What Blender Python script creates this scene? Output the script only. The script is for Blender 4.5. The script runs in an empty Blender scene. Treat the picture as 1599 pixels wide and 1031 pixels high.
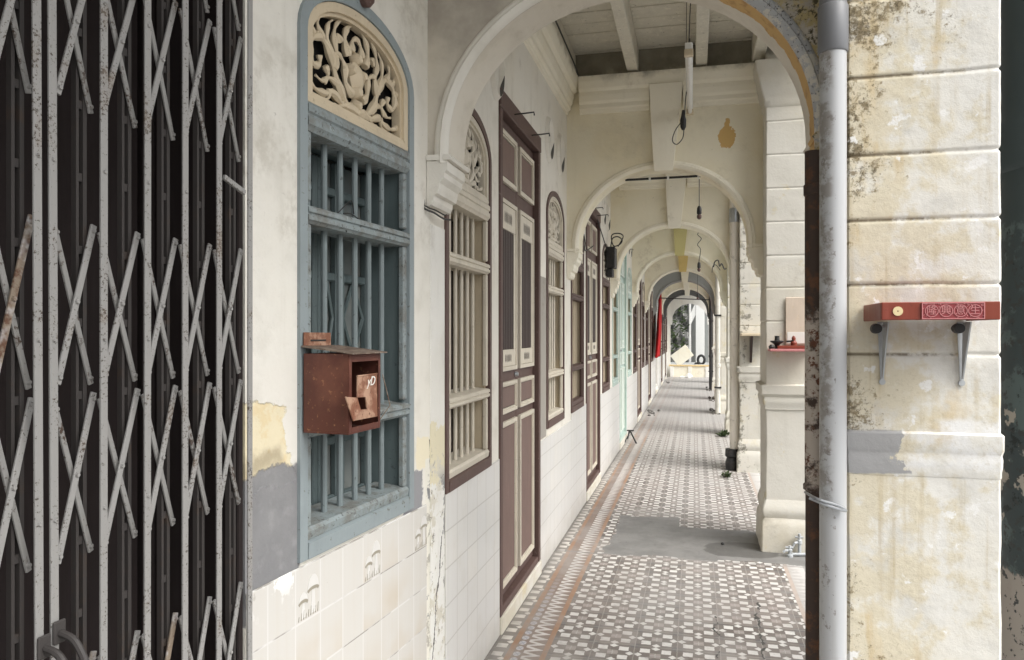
import bpy, math, random
from mathutils import Vector, noise as mn
R = math.radians
random.seed(7)
sc = bpy.context.scene
col = sc.collection

# ------------------------------------------------------------------ camera, sky, sun, exposure
cam = bpy.data.objects.new('camera', bpy.data.cameras.new('camera'))
col.objects.link(cam); sc.camera = cam
cam.location = (0, 0, 1.55)
cam.rotation_euler = (R(90.0), 0, R(13.578))
cam.data.sensor_width = 36.0
cam.data.lens = 1180.0 / 1599.0 * 36.0
cam.data.shift_y = 6.5 / 1599.0
cam.data.clip_start = 0.05
cam.data.clip_end = 3000

W = bpy.data.worlds.new('World'); sc.world = W
W.use_nodes = True
wn = W.node_tree; wn.nodes.clear()
sky = wn.nodes.new('ShaderNodeTexSky'); sky.sky_type = 'NISHITA'; sky.sun_disc = False
sky.sun_elevation = R(52); sky.sun_rotation = R(115); sky.dust_density = 5.0; sky.air_density = 1.0
hs = wn.nodes.new('ShaderNodeHueSaturation'); hs.inputs['Saturation'].default_value = 0.18
hs.inputs['Value'].default_value = 1.0
bg = wn.nodes.new('ShaderNodeBackground'); bg.inputs['Strength'].default_value = 0.15
wo = wn.nodes.new('ShaderNodeOutputWorld')
wn.links.new(sky.outputs[0], hs.inputs['Color']); wn.links.new(hs.outputs[0], bg.inputs[0]); wn.links.new(bg.outputs[0], wo.inputs[0])

sl = bpy.data.lights.new('sun', 'SUN'); sun = bpy.data.objects.new('sun', sl); col.objects.link(sun)
sl.energy = 1.0; sl.angle = R(40); sl.color = (1.0, 0.97, 0.92)
# light comes from the street side (+x), a little from behind the camera
d_ = Vector((math.sin(R(115)) * math.cos(R(52)), math.cos(R(115)) * math.cos(R(52)), math.sin(R(52))))
sun.rotation_euler = d_.to_track_quat('Z', 'Y').to_euler(); sun.location = (8, -4, 12)
sc.view_settings.view_transform = 'Standard'; sc.view_settings.look = 'None'
sc.view_settings.exposure = 1.03; sc.view_settings.gamma = 1.0; sc.view_settings.use_curve_mapping = False
try:
    sc.cycles.max_bounces = 10; sc.cycles.diffuse_bounces = 6; sc.cycles.use_denoising = True
except Exception: pass

# ------------------------------------------------------------------ shader expression helper
class X:
    def __init__(s, nt, v): s.nt = nt; s.v = v
    def _m(s, op, *a, clamp=False):
        n = s.nt.nodes.new('ShaderNodeMath'); n.operation = op; n.use_clamp = clamp
        for i, q in enumerate((s,) + a):
            q = q.v if isinstance(q, X) else q
            if isinstance(q, (int, float)): n.inputs[i].default_value = q
            else: s.nt.links.new(q, n.inputs[i])
        return X(s.nt, n.outputs[0])
    def __add__(s, o): return s._m('ADD', o)
    __radd__ = __add__
    def __sub__(s, o): return s._m('SUBTRACT', o)
    def __rsub__(s, o): return (s * -1.0) + o
    def __mul__(s, o): return s._m('MULTIPLY', o)
    __rmul__ = __mul__
    def __truediv__(s, o): return s._m('DIVIDE', o)
    def floor(s): return s._m('FLOOR')
    def frac(s): return s._m('FRACT')
    def abs(s): return s._m('ABSOLUTE')
    def min(s, o): return s._m('MINIMUM', o)
    def max(s, o): return s._m('MAXIMUM', o)
    def lt(s, o): return s._m('LESS_THAN', o)
    def gt(s, o): return s._m('GREATER_THAN', o)
    def pow(s, o): return s._m('POWER', o)
    def sat(s): return s._m('ADD', 0.0, clamp=True)
    def ss(s, a, b):                       # smoothstep a..b (a>b gives falling)
        n = s.nt.nodes.new('ShaderNodeMapRange'); n.interpolation_type = 'SMOOTHSTEP'
        s.nt.links.new(s.v, n.inputs[0])
        if a < b: n.inputs[1].default_value = a; n.inputs[2].default_value = b; n.inputs[3].default_value = 0; n.inputs[4].default_value = 1
        else: n.inputs[1].default_value = b; n.inputs[2].default_value = a; n.inputs[3].default_value = 1; n.inputs[4].default_value = 0
        return X(s.nt, n.outputs[0])

class Mat:
    def __init__(s, name, rough=0.8, spec=0.3, metal=0.0):
        s.m = bpy.data.materials.new(name); s.m.use_nodes = True; s.nt = s.m.node_tree
        s.b = s.nt.nodes['Principled BSDF']
        s.b.inputs['Roughness'].default_value = rough; s.b.inputs['Metallic'].default_value = metal
        s.b.inputs['Specular IOR Level'].default_value = spec
        g = s.nt.nodes.new('ShaderNodeNewGeometry'); s.pos = g.outputs['Position']
        sp = s.nt.nodes.new('ShaderNodeSeparateXYZ'); s.nt.links.new(s.pos, sp.inputs[0])
        s.x, s.y, s.z = (X(s.nt, sp.outputs[i]) for i in range(3))
        s.c = None
    def vec(s, x, y, z):
        n = s.nt.nodes.new('ShaderNodeCombineXYZ')
        for i, q in enumerate((x, y, z)):
            if isinstance(q, X): s.nt.links.new(q.v, n.inputs[i])
            else: n.inputs[i].default_value = q
        return n.outputs[0]
    def noise(s, scale=5, detail=4, rough=0.55, vec=None, seed=0.0):
        n = s.nt.nodes.new('ShaderNodeTexNoise'); n.noise_dimensions = '4D'
        n.inputs['Scale'].default_value = scale; n.inputs['Detail'].default_value = detail; n.inputs['Roughness'].default_value = rough
        n.inputs['W'].default_value = seed
        s.nt.links.new(vec or s.pos, n.inputs['Vector']); return X(s.nt, n.outputs['Fac'])
    def vor(s, scale=20, vec=None, feat='F1'):
        n = s.nt.nodes.new('ShaderNodeTexVoronoi'); n.inputs['Scale'].default_value = scale; n.feature = feat
        s.nt.links.new(vec or s.pos, n.inputs['Vector']); return X(s.nt, n.outputs['Distance'])
    def streak(s, f=12, detail=3, seed=0.0, zk=0.12):
        return s.noise(f, detail, 0.6, s.vec(s.x, s.y, s.z * zk), seed)
    def base(s, c):
        n = s.nt.nodes.new('ShaderNodeRGB'); n.outputs[0].default_value = (*c, 1); s.c = n.outputs[0]; return s
    def over(s, fac, c):
        n = s.nt.nodes.new('ShaderNodeMix'); n.data_type = 'RGBA'; n.clamp_factor = True
        if isinstance(fac, X): s.nt.links.new(fac.v, n.inputs[0])
        else: n.inputs[0].default_value = fac
        s.nt.links.new(s.c, n.inputs[6])
        if isinstance(c, tuple): n.inputs[7].default_value = (*c, 1)
        else: s.nt.links.new(c, n.inputs[7])
        s.c = n.outputs[2]; return s
    def rough(s, x): s.nt.links.new(x.v, s.b.inputs['Roughness']); return s
    def bump(s, h, strength=0.4, dist=0.01):
        n = s.nt.nodes.new('ShaderNodeBump'); n.inputs['Strength'].default_value = strength; n.inputs['Distance'].default_value = dist
        s.nt.links.new(h.v, n.inputs['Height']); s.nt.links.new(n.outputs[0], s.b.inputs['Normal']); return s
    def done(s):
        s.nt.links.new(s.c, s.b.inputs['Base Color']); return s.m

def box_mask(u, v, u0, u1, v0, v1, e=0.004):
    return u.ss(u0 - e, u0 + e) * u.ss(u1 + e, u1 - e) * v.ss(v0 - e, v0 + e) * v.ss(v1 + e, v1 - e)

M = {}
def plaster(name, base=(.74, .72, .66), dirt=.45, ochre=.15, streaks=.45, bump=.5):
    m = Mat(name, 0.85, 0.25).base(base)
    big = m.noise(1.1, 5, .6, seed=1); mid = m.noise(5, 6, .6, seed=2); fine = m.noise(60, 5, .6, seed=3)
    m.over(big.ss(.45, .75) * (ochre * 2), (base[0] * .88, base[1] * .80, base[2] * .62))
    m.over(mid.ss(.5, .78) * dirt, (base[0] * .62, base[1] * .60, base[2] * .55))
    m.over(m.streak(9, 4, 4.0, .1).ss(.55, .8) * streaks, (base[0] * .55, base[1] * .52, base[2] * .46))
    m.over(fine.ss(.66, .72) * .25, (.2, .18, .15))
    m.over(m.noise(28, 6, .7, seed=9).ss(.67, .70) * .5, (.33, .31, .28))
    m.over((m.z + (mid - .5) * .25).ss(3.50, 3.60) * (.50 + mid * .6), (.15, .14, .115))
    m.over((m.noise(2.3, 6, .65, seed=17)).ss(.56, .64) * m.noise(17, 5, .7, seed=18).ss(.4, .6) * .35, (base[0] * .5, base[1] * .46, base[2] * .40))
    m.bump(mid * .5 + fine * .25 + m.noise(22, 4, .6, seed=5) * .4, bump, .012)
    return m

A1 = 5.147 * math.pi / 180
UX, UY = math.sin(A1), math.cos(A1)

def mats():
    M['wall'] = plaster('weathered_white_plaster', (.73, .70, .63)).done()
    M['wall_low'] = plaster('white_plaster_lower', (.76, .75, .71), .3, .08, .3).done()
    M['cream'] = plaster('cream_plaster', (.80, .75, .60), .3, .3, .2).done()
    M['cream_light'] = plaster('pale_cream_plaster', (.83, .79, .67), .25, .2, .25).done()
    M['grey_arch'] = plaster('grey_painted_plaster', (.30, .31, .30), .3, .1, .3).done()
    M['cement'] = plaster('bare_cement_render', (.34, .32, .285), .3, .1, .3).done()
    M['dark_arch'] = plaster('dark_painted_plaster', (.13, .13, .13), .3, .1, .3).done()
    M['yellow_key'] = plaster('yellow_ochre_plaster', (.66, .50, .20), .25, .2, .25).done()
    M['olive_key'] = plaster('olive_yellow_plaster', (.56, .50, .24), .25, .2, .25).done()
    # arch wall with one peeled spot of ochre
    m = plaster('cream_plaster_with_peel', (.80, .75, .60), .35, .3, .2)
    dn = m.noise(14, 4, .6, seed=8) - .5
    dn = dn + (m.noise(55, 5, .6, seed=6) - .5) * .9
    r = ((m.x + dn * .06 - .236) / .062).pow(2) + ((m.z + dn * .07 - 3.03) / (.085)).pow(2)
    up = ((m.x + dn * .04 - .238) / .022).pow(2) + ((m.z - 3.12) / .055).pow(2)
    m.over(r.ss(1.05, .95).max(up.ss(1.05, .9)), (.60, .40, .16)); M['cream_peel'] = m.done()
    # first house wall: yellow peel and grey cement patches
    m = plaster('old_plaster_with_cement_patches', (.71, .69, .63), .4, .1, .4, .5)
    s = (m.x + .98) * UX + (m.y - 2.70) * UY
    n1 = m.noise(9, 6, .65, seed=11) - .5; n2 = m.noise(30, 5, .6, seed=12) - .5; n3 = m.noise(5, 5, .6, seed=14) - .5
    ss_ = s + n1 * .10 + n2 * .03; zz = m.z + n3 * .14 + n2 * .05
    m.over(m.noise(6, 6, .6, seed=21).ss(.5, .72) * .4, (.5, .48, .42))
    yel = box_mask(ss_, zz, -1.2, -.895, 1.15, 1.37, .004).max(box_mask(ss_ + (zz - 1.2) * .5, zz, -1.2, -.86, 1.15, 1.3, .004))
    m.over(yel, (.70, .63, .45)); m.over(yel * m.noise(20, 5, .7, seed=19).ss(.5, .6) * .5, (.66, .52, .28))
    m.over(box_mask(ss_, zz, -1.2, -.905, 1.20, 1.245, .02) * .6, (.25, .2, .13))
    gp = box_mask(ss_, zz, -1.2, -.82, .83, 1.20, .006)
    m.over(gp, (.20, .20, .205)); m.over(gp * m.noise(3.5, 5, .6, seed=34).ss(.4, .6) * .5, (.27, .27, .27))
    m.over(gp * m.noise(18, 5, .6, seed=33).ss(.5, .7) * .3, (.36, .36, .36))
    # beside the right jamb
    m.over(box_mask(s + n1 * .12, m.z + n1 * .12, -.10, .05, 1.05, 1.17, .004), (.72, .66, .50))
    m.over(box_mask(s + n1 * .10, m.z + n1 * .14, -.20, -.045, .84, 1.045, .004), (.27, .27, .28))
    # the worn strip of the party wall under it
    st = box_mask(s + n2 * .02, m.z, -.022, .3, -.1, 1.08, .003)
    m.over(st, (.70, .68, .60))
    m.over(st * m.noise(16, 6, .7, seed=15).ss(.52, .58), (.40, .38, .33))
    m.over(st * m.noise(10, 6, .7, seed=16).ss(.57, .60), (.22, .22, .22))
    cr = ((s - .055 + (m.z - .5) * .05 + n1 * .05).abs()).ss(.006, .002) * m.z.lt(1.15)
    m.over(cr, (.06, .055, .05))
    m.bump(m.noise(30, 6, .6, seed=7) * .6 - yel * .5 - gp * .4 + m.noise(4, 3) * .6, .6, .012)
    M['wall1'] = m.done()
    m = plaster('peeling_party_wall_plaster', (.73, .72, .68), .4, .1, .5, .6)
    q1 = m.noise(9, 6, .7, seed=140); q2 = m.noise(26, 6, .7, seed=141)
    lo = (m.z + (q1 - .5) * .3)
    m.over(lo.ss(1.20, 1.19) * lo.ss(.96, .97) * .9, (.68, .62, .44))
    m.over((q1 * .6 + q2 * .4).ss(.52, .54) * m.z.ss(1.15, 1.0), (.60, .57, .49))
    m.over((q1 + (m.y - 2.80) * 1.2).ss(.60, .63) * m.z.ss(1.02, .95) * m.z.ss(.45, .6), (.26, .26, .26))
    m.over(q2.ss(.60, .63) * m.z.ss(1.2, 1.0) * .8, (.12, .11, .10))
    m.over((m.y - 2.80 + (q1 - .5) * .10 - (m.z - .55) * .25).abs().ss(.007, .002) * m.z.lt(.75), (.05, .045, .04))
    m.bump(q1 * .8 + q2 * .5, .7, .015); M['strip'] = m.done()
    # glazed dado tiles, house 1 (beige and white with mushroom tiles)
    m = Mat('glazed_beige_tiles', .22, .5).base((.575, .56, .525))
    s = (m.x + .98) * UX + (m.y - 2.70) * UY
    tu = (s + .013) / .12; tv = (m.z - .910) / .152
    iu = tu.floor(); iv = tv.floor(); fu = tu.frac(); fv = tv.frac()
    rnd = m.noise(1.0, 0, .5, m.vec(iu * 7.31, iv * 3.77, 0.0))
    grad = (m.noise(6, 2, .5, seed=40)).ss(.35, .65)
    m.over(((rnd - .42) * 5).sat() * (fv.ss(.95, .25)) * grad * .8, (.52, .46, .375))
    m.over(m.streak(60, 2, 3, .02).ss(.4, .8) * .12, (.5, .42, .3))
    gm = fu.lt(.03).max(fu.gt(.985)).max(fv.lt(.025)).max(fv.gt(.985))
    m.over(gm * .8, (.65, .64, .62))
    m.over(fv.lt(.02).max(fv.gt(.992)) * m.noise(9, 3, .5, seed=5).ss(.45, .6) * .8, (.25, .23, .2))
    chips = m.noise(35, 4, .6, seed=44).ss(.60, .64) * (m.z + s * .0).ss(.86, .93) * s.lt(-.80)
    m.over(chips, (.30, .27, .22))
    m.over(m.noise(13, 5, .6, seed=45).ss(.53, .56) * m.z.ss(.80, .93) * s.lt(-.86), (.80, .80, .78))
    m.over(m.noise(90, 2, .5, seed=46).ss(.78, .80), (.12, .1, .08))
    m.bump(gm * -1.0 + m.noise(3, 2) * .8, .3, .003); M['tile1'] = m.done()
    # white dado tiles of the other houses
    m = Mat('glazed_white_tiles', .3, .5).base((.66, .655, .635))
    tu = (m.y - 2.893) / .151; tv = (m.z - .905) / .152; fu = tu.frac(); fv = tv.frac()
    rnd = m.noise(1.0, 0, .5, m.vec(tu.floor() * 5.31, tv.floor() * 3.77, 0.0))
    m.over(((rnd - .45) * 3).sat() * .5, (.72, .70, .65))
    m.over(m.streak(25, 4, 3, .1).ss(.5, .8) * .3, (.58, .55, .48))
    gm = fu.lt(.022).max(fu.gt(.982)).max(fv.lt(.024)).max(fv.gt(.982))
    m.over(gm * .75, (.47, .455, .42)); m.over(m.noise(4, 6, .7, seed=47).ss(.5, .7) * .3, (.52, .49, .42)); m.over((m.z + m.noise(6, 5, .6, seed=48) * .3).ss(.36, .12) * .55, (.40, .37, .32))
    m.over(m.noise(90, 2, .5, seed=46).ss(.76, .79) * .7, (.2, .18, .15))
    m.bump(gm * -1.0 + m.noise(3, 2) * .8, .3, .003); M['tile2'] = m.done()
    # first arch: dirty spandrel, orange and mossy right flank
    m = plaster('sooty_arch_plaster', (.66, .62, .54), .5, .2, .5)
    nn = m.noise(7, 6, .65, seed=50)
    m.over(m.y.lt(2.702) * (m.x.lt(-.2)) * .45, (.44, .41, .35)); m.over(m.noise(3.2, 5, .6, seed=51).ss(.40, .66) * m.y.lt(2.702) * .8, (.30, .27, .23))
    m.over(m.noise(2.2, 5, .6, seed=52).ss(.5, .66) * m.y.lt(2.702) * m.z.gt(2.5) * .8, (.24, .22, .19))
    rt = m.x.ss(-.15, .12)
    m.over(rt * m.y.lt(2.702) * m.noise(22, 6, .7, seed=53).ss(.40, .55), (.46, .38, .20))
    m.over(rt * m.y.lt(2.702) * m.noise(40, 6, .7, seed=54).ss(.50, .58), (.09, .08, .05))
    og = rt * m.y.gt(2.703) * (m.y + (nn - .5) * .14).lt(2.79) * m.z.gt(2.08)
    m.over(og, (.56, .37, .16)); m.over(og * m.noise(18, 5, .6, seed=55).ss(.5, .65) * .7, (.36, .22, .10))
    M['arch1'] = m.done()
    m = plaster('grey_peeling_moulding', (.70, .68, .62), .4, .1, .3)
    rt = m.x.ss(-.15, .1)
    m.over(rt, (.42, .43, .44)); m.over(rt * m.noise(75, 6, .7, seed=56).ss(.56, .60), (.10, .09, .08))
    m.over(rt * m.noise(30, 6, .7, seed=57).ss(.50, .54), (.58, .56, .50)); M['arch1m'] = m.done()
    # mildewed pier 1
    m = Mat('mildewed_white_plaster', .88, .2).base((.65, .64, .60))
    L = ((.86 - m.x) / .42)
    a = m.noise(3.0, 6, .6, seed=60); b = m.noise(9, 7, .65, seed=61); c = m.noise(45, 6, .7, seed=62); st = m.streak(9, 5, 63, .18)
    m.over(a.ss(.42, .66) * .35, (.64, .60, .49)); m.over((b + L * .20).ss(.53, .66) * .62, (.56, .49, .33))
    m.over((st + L * .12).ss(.60, .74) * .5, (.56, .49, .35)); m.over((st * .5 + a * .5 + L * .06).ss(.585, .64) * .5, (.52, .40, .22))
    m.over(m.noise(6, 5, .6, seed=64).ss(.56, .66) * .7, (.55, .54, .50))
    dens = (m.noise(5, 5, .6, seed=65) * .62 + L * .20 + m.z.ss(1.9, 2.6) * .07)
    m.over((c * .55 + dens * .75).ss(.675, .745) * .85, (.20, .155, .085))
    m.over((m.noise(110, 4, .7, seed=66) * .45 + dens * .75).ss(.635, .70) * .8, (.10, .08, .05))
    m.over(m.noise(13, 6, .6, seed=67).ss(.60, .64), (.72, .715, .69))
    m.over(m.streak(34, 5, 68, .035).ss(.52, .68) * m.noise(3.5, 5, .6, seed=69).ss(.42, .6) * .6, (.42, .34, .20))
    m.over(box_mask(m.x, m.z + (b - .5) * .02, .585, .9, 1.155, 1.30, .01) * m.noise(12, 5, .6, seed=59).ss(.62, .4) * .9, (.70, .70, .69))
    m.over(m.noise(95, 5, .7, seed=58).ss(.52, .62) * b.ss(.40, .60) * .35, (.42, .37, .27))
    lowgrey = box_mask(m.x + (b - .5) * .30 + (a - .5) * .2, m.z + (b - .5) * .03, .40, .60, 1.135, 1.262, .004)
    m.over(lowgrey, (.33, .33, .33))
    for zg in (2.319, 2.086, 1.89, 1.697, 1.49):
        m.over((m.z - zg).abs().ss(.008, .001) * (c + L * .45).ss(.60, .85) * .8, (.13, .10, .06))
    m.bump(b * .8 + c * .45 + a * .5 + m.vor(26) * .15, .38, .010); M['pier1'] = m.done()
    m = plaster('pier_plaster', (.62, .60, .54), .3, .2, .3, .4)
    m.over(m.z.ss(.5, .0) * m.noise(8, 5, .6, seed=70).ss(.35, .6) * .5, (.50, .45, .34))
    m.over(((m.noise(6, 6, .65, seed=71)) + m.y.ss(7, 9) * .05).ss(.60, .66) * .5, (.55, .47, .26)); M['pier'] = m.done()
    m = plaster('mossy_pier_plaster', (.60, .58, .52), .5, .2, .5, .5)
    m.over((m.noise(14, 6, .7, seed=72) + m.x.ss(.66, .50) * .10).ss(.60, .68) * .8, (.17, .16, .13)); m.over(m.noise(7, 6, .7, seed=73).ss(.5, .66) * .4, (.60, .54, .38)); M['pier3'] = m.done()
    # floor
    m = Mat('patterned_cement_tiles', .5, .4).base((.135, .115, .10))
    x, y = m.x, m.y
    wob = (m.noise(40, 4, .6, seed=80) - .5) * .055
    u = (((x + .4925) / .205).frac() - .5) + wob; v = ((y / .2).frac() - .5) + wob
    au, av = u.abs(), v.abs()
    dark = ((au - .5).abs() + (av - .5).abs()).lt(.20) * ((au - .5).abs().lt(.13)) * ((av - .5).abs().lt(.13))
    WH = (.655, .645, .615)
    sq = ((au - .25).abs().lt(.115)) * ((av - .25).abs().lt(.115))
    d1 = ((au - .40).abs() / .10 + av / .11).lt(1.0); d2 = ((av - .40).abs() / .10 + au / .11).lt(1.0)
    cen = au.lt(.125) * av.lt(.125); cross = au.lt(.012).max(av.lt(.012))
    field = box_mask(x, y, -.695, .575, -50, 50, .001)
    tr = m.noise(1.0, 0, .5, m.vec(((x + .4925) / .205).floor() * 5.1, (y / .2).floor() * 3.3, 0.0))
    m.over(field * cen, (.29, .255, .235)); m.over(field * cen * cross, (.42, .40, .37))
    m.over(field * dark, (.095, .09, .088)); m.over(field * sq.max(d1).max(d2), WH)
    m.over(field * ((tr - .42) * 5).sat() * .40, (.31, .27, .245))
    gl = (au - .5).abs().lt(.012).max((av - .5).abs().lt(.014))
    m.over(field * gl * .55, (.36, .34, .31))
    # left border
    lb = x.lt(-.885); m.over(lb, (.22, .20, .18))
    hv = (((y / .2).frac() - .5).abs()); hu = (x + .955) / .205
    m.over(lb * ((hu - .12).abs().lt(.13)) * ((hv - .25).abs().lt(.12)), (.60, .57, .52))
    m.over(lb * (((hu - .27).abs() / .10) + (hv / .10)).lt(1.0), (.60, .57, .52))
    bd = box_mask(x, y, -.862, -.722, -50, 50, .001); m.over(bd, (.23, .175, .145))
    tz = (y / .0667).frac() - .5
    zig = ((x + .722) * -1.0 / .08 - tz.abs() * 2.0); m.over(bd * x.gt(-.81) * zig.gt(-.05) * (zig).lt(.55) * .8, WH)
    fl = (((x + .838) / .018).pow(2) + (tz / .38).pow(2)); flf = y.ss(5.0, 3.7) * .8
    m.over(bd * fl.lt(1.0) * flf, (.55, .555, .57))
    m.over(bd * fl.lt(.9) * ((x + .838).abs() / .018 - tz.abs() / .38).abs().lt(.2) * flf, (.27, .29, .36))
    for xc in (-.874, -.708): m.over((x - xc).abs().lt(.0135) * .9, (.32, .19, .115))
    # right border
    rb = x.gt(.60); m.over(rb, (.50, .485, .465)); tz2 = (y / .0667).frac() - .5
    m.over(rb * (((x - .60) / .075 - tz2.abs() * 2.0)).lt(0.0), (.40, .38, .36))
    m.over(box_mask(x, y, .575, .60, -50, 50, .001), (.40, .33, .28))
    m.over(x.gt(.70), (.33, .325, .31))
    # wear, dust, cement repair, puddle
    wn_ = m.noise(2.2, 6, .65, seed=81); w2 = m.noise(11, 6, .65, seed=82); w3 = m.noise(60, 4, .6, seed=83)
    m.over(wn_.ss(.42, .72) * .35, (.36, .35, .335)); m.over(w2.ss(.52, .68) * .5, (.27, .255, .24)); m.over(w3.ss(.55, .7) * .35, (.22, .205, .195))
    m.over(x.lt(-.4) * wn_.ss(.4, .6) * .4, (.32, .295, .27))
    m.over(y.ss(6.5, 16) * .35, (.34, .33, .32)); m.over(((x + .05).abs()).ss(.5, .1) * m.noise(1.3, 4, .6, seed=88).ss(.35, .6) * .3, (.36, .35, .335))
    e = (w2 - .5) * .10 + (m.noise(3.5, 4, .6, seed=87) - .5) * .22
    cp = (y + e).gt(5.36) * (y + e * 1.4 - x.lt(-.12) * .30).lt(6.22) * (x + e).gt(-.62)
    cp2 = (y + e).gt(5.45) * (y + e).lt(6.0) * x.gt(.3)
    cpm = cp.max(cp2)
    m.over(cpm, (.175, .172, .165)); m.over(cpm * m.noise(5, 6, .6, seed=86).ss(.4, .6) * .5, (.25, .245, .235)); m.over(cpm * m.noise(19, 6, .7, seed=89).ss(.56, .62) * .5, (.14, .135, .13))
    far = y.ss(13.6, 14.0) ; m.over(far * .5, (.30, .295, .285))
    for yy in (5.34, 6.66, 8.7, 9.2, 12.1, 15.4, 18.6): m.over((y - yy + e * .25).abs().lt(.011) * .7, (.24, .23, .22))
    m.over((x - .12 + e * .8).abs().lt(.006) * y.lt(4.3) * w2.gt(.48), (.05, .05, .045))
    m.over((x - .33 + e * .8).abs().lt(.006) * y.lt(4.6) * w2.gt(.46), (.05, .05, .045))
    pud = (((x - .33 + e) / .27).pow(2) + ((y - 5.66 + e * .5) / .20).pow(2)).ss(1.08, .9)
    m.over(pud * .8, (.085, .083, .078))
    m.over(m.z.lt(-99), (0, 0, 0))
    m.over(((x + .98).ss(.07, .0)) * w2.ss(.3, .6) * .8, (.14, .13, .12))  # grime along the wall foot, with contact shadow painted into it
    m.rough((w2 * .35 + .38) - pud * .05)
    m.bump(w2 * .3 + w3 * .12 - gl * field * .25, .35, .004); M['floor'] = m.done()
    m = Mat('asphalt', .9).base((.16, .16, .155)); m.over(m.noise(2, 5).ss(.4, .7) * .4, (.22, .21, .2)); m.bump(m.noise(80, 4), .4, .01); M['asphalt'] = m.done()
    # paints and metals
    def paint(key, name, c, wear=(.35, .33, .30), amt=.5, rough=.55, streak=.4):
        m = Mat(name, rough, .35).base(c)
        m.over(m.noise(7, 5, .6, seed=90).ss(.45, .7) * .35, tuple(q * .72 for q in c))
        m.over(m.streak(30, 4, 91, .12).ss(.5, .75) * streak, tuple(min(1, q * 1.25 + .03) for q in c))
        m.over(m.noise(45, 6, .7, seed=92).ss(.60, .66) * amt, wear)
        m.bump(m.streak(60, 3, 93, .1) * .6 + m.noise(30, 3) * .3, .25, .004); M[key] = m.done()
    paint('blue', 'faded_blue_paint', (.25, .29, .30), (.11, .105, .09), .9)
    paint('blue_bar', 'worn_blue_grey_bars', (.18, .215, .22), (.07, .08, .08), .8)
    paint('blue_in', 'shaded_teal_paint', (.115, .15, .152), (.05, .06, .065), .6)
    paint('beige_w', 'old_beige_wood', (.58, .49, .35), (.28, .22, .14), .5)
    paint('cream_w', 'cream_painted_wood', (.60, .55, .455), (.32, .27, .20), .5)
    m = Mat('grimy_teal_rails', .65, .3).base((.24, .28, .285)); m.over(m.noise(12, 6, .7, seed=130).ss(.42, .62) * .7, (.15, .14, .12)); m.over(m.noise(60, 5, .7, seed=131).ss(.56, .64) * .8, (.06, .06, .055)); m.over(m.noise(30, 5, .7, seed=132).ss(.60, .66) * .6, (.36, .40, .40)); m.bump(m.noise(60, 4, .7), .4, .004); M['blue_rail'] = m.done()
    paint('brown', 'chocolate_paint', (.105, .064, .055), (.30, .25, .21), .35)
    paint('brown_l', 'faded_brown_panel', (.175, .115, .098), (.35, .3, .25), .25)
    paint('brown_d', 'dark_brown_shutter', (.045, .029, .026), (.15, .11, .09), .3)
    paint('mint', 'mint_green_paint', (.45, .55, .50), (.3, .35, .32), .4)
    paint('mint_l', 'pale_mint_paint', (.62, .68, .62), (.4, .4, .35), .4)
    paint('white_w', 'white_painted_wood', (.70, .69, .65), (.3, .28, .25), .4)
    paint('ceil', 'white_ceiling_boards', (.66, .63, .54), (.2, .18, .15), .7, .6, .6)
    paint('teak', 'weathered_board', (.12, .10, .075), (.22, .18, .12), .7)
    paint('darkdoor', 'black_brown_door', (.017, .0115, .011), (.03, .02, .018), .3, .9, .15)
    paint('altar', 'red_brown_lacquer', (.21, .042, .023), (.08, .03, .02), .5, .4)
    paint('altar_r', 'carved_red_plaque', (.26, .045, .05), (.2, .04, .04), .4, .5)
    paint('altar_p', 'pink_worn_relief', (.52, .21, .21), (.4, .15, .15), .4, .5)
    paint('peach', 'pinkish_board', (.62, .52, .42), (.5, .35, .1), .4)
    paint('red', 'red_cloth', (.45, .010, .012), (.4, .01, .01), .2, .9)
    paint('gatep', 'grey_gate_paint', (.43, .425, .415), (.05, .035, .025), .0)
    m = Mat('flaking_grey_gate_paint', .5, .4).base((.265, .26, .25))
    g1 = m.noise(9, 5, .6, seed=95); g2 = m.noise(110, 4, .7, seed=96)
    m.over((m.noise(190, 4, .7, seed=94) * .7 + g1 * .4).ss(.60, .66), (.05, .035, .025)); m.over((g1).ss(.56, .70) * .35, (.20, .155, .115)); m.over(g1.ss(.30, .45) * .0, (.5, .5, .5))
    m.bump(g2, .3, .002); M['gate'] = m.done()
    m = Mat('rusty_dark_gate_steel', .6, .4).base((.045, .04, .038)); m.over(m.noise(20, 5, seed=97).ss(.55, .75) * .6, (.07, .045, .03)); M['gate_d'] = m.done()
    m = Mat('rusty_strip', .7, .3).base((.20, .16, .12)); m.over(m.noise(50, 5, .7, seed=98).ss(.45, .6), (.10, .05, .03)); m.over(m.noise(12, 4, .7, seed=99).ss(.5, .65), (.42, .41, .40)); M['gate_r'] = m.done()
    m = Mat('dull_gate_paint', .6, .3).base((.25, .245, .235)); m.over((m.noise(110, 4, .7, seed=96) * .6 + m.noise(9, 5, .6, seed=95) * .5).ss(.58, .66), (.06, .04, .03)); M['gate_b'] = m.done()
    m = Mat('dark_glass', .12, .5).base((.15, .17, .17)); m.over(m.noise(3, 3).ss(.4, .7) * .8, (.24, .255, .24)); m.over(m.noise(11, 4, seed=4).ss(.5, .7) * .4, (.20, .18, .15)); M['glass'] = m.done()
    m = Mat('unlit_interior', .9, .1).base((.012, .011, .010)); M['dark'] = m.done()
    m = Mat('mailbox_red_paint', .55, .35).base((.098, .033, .023))
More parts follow.
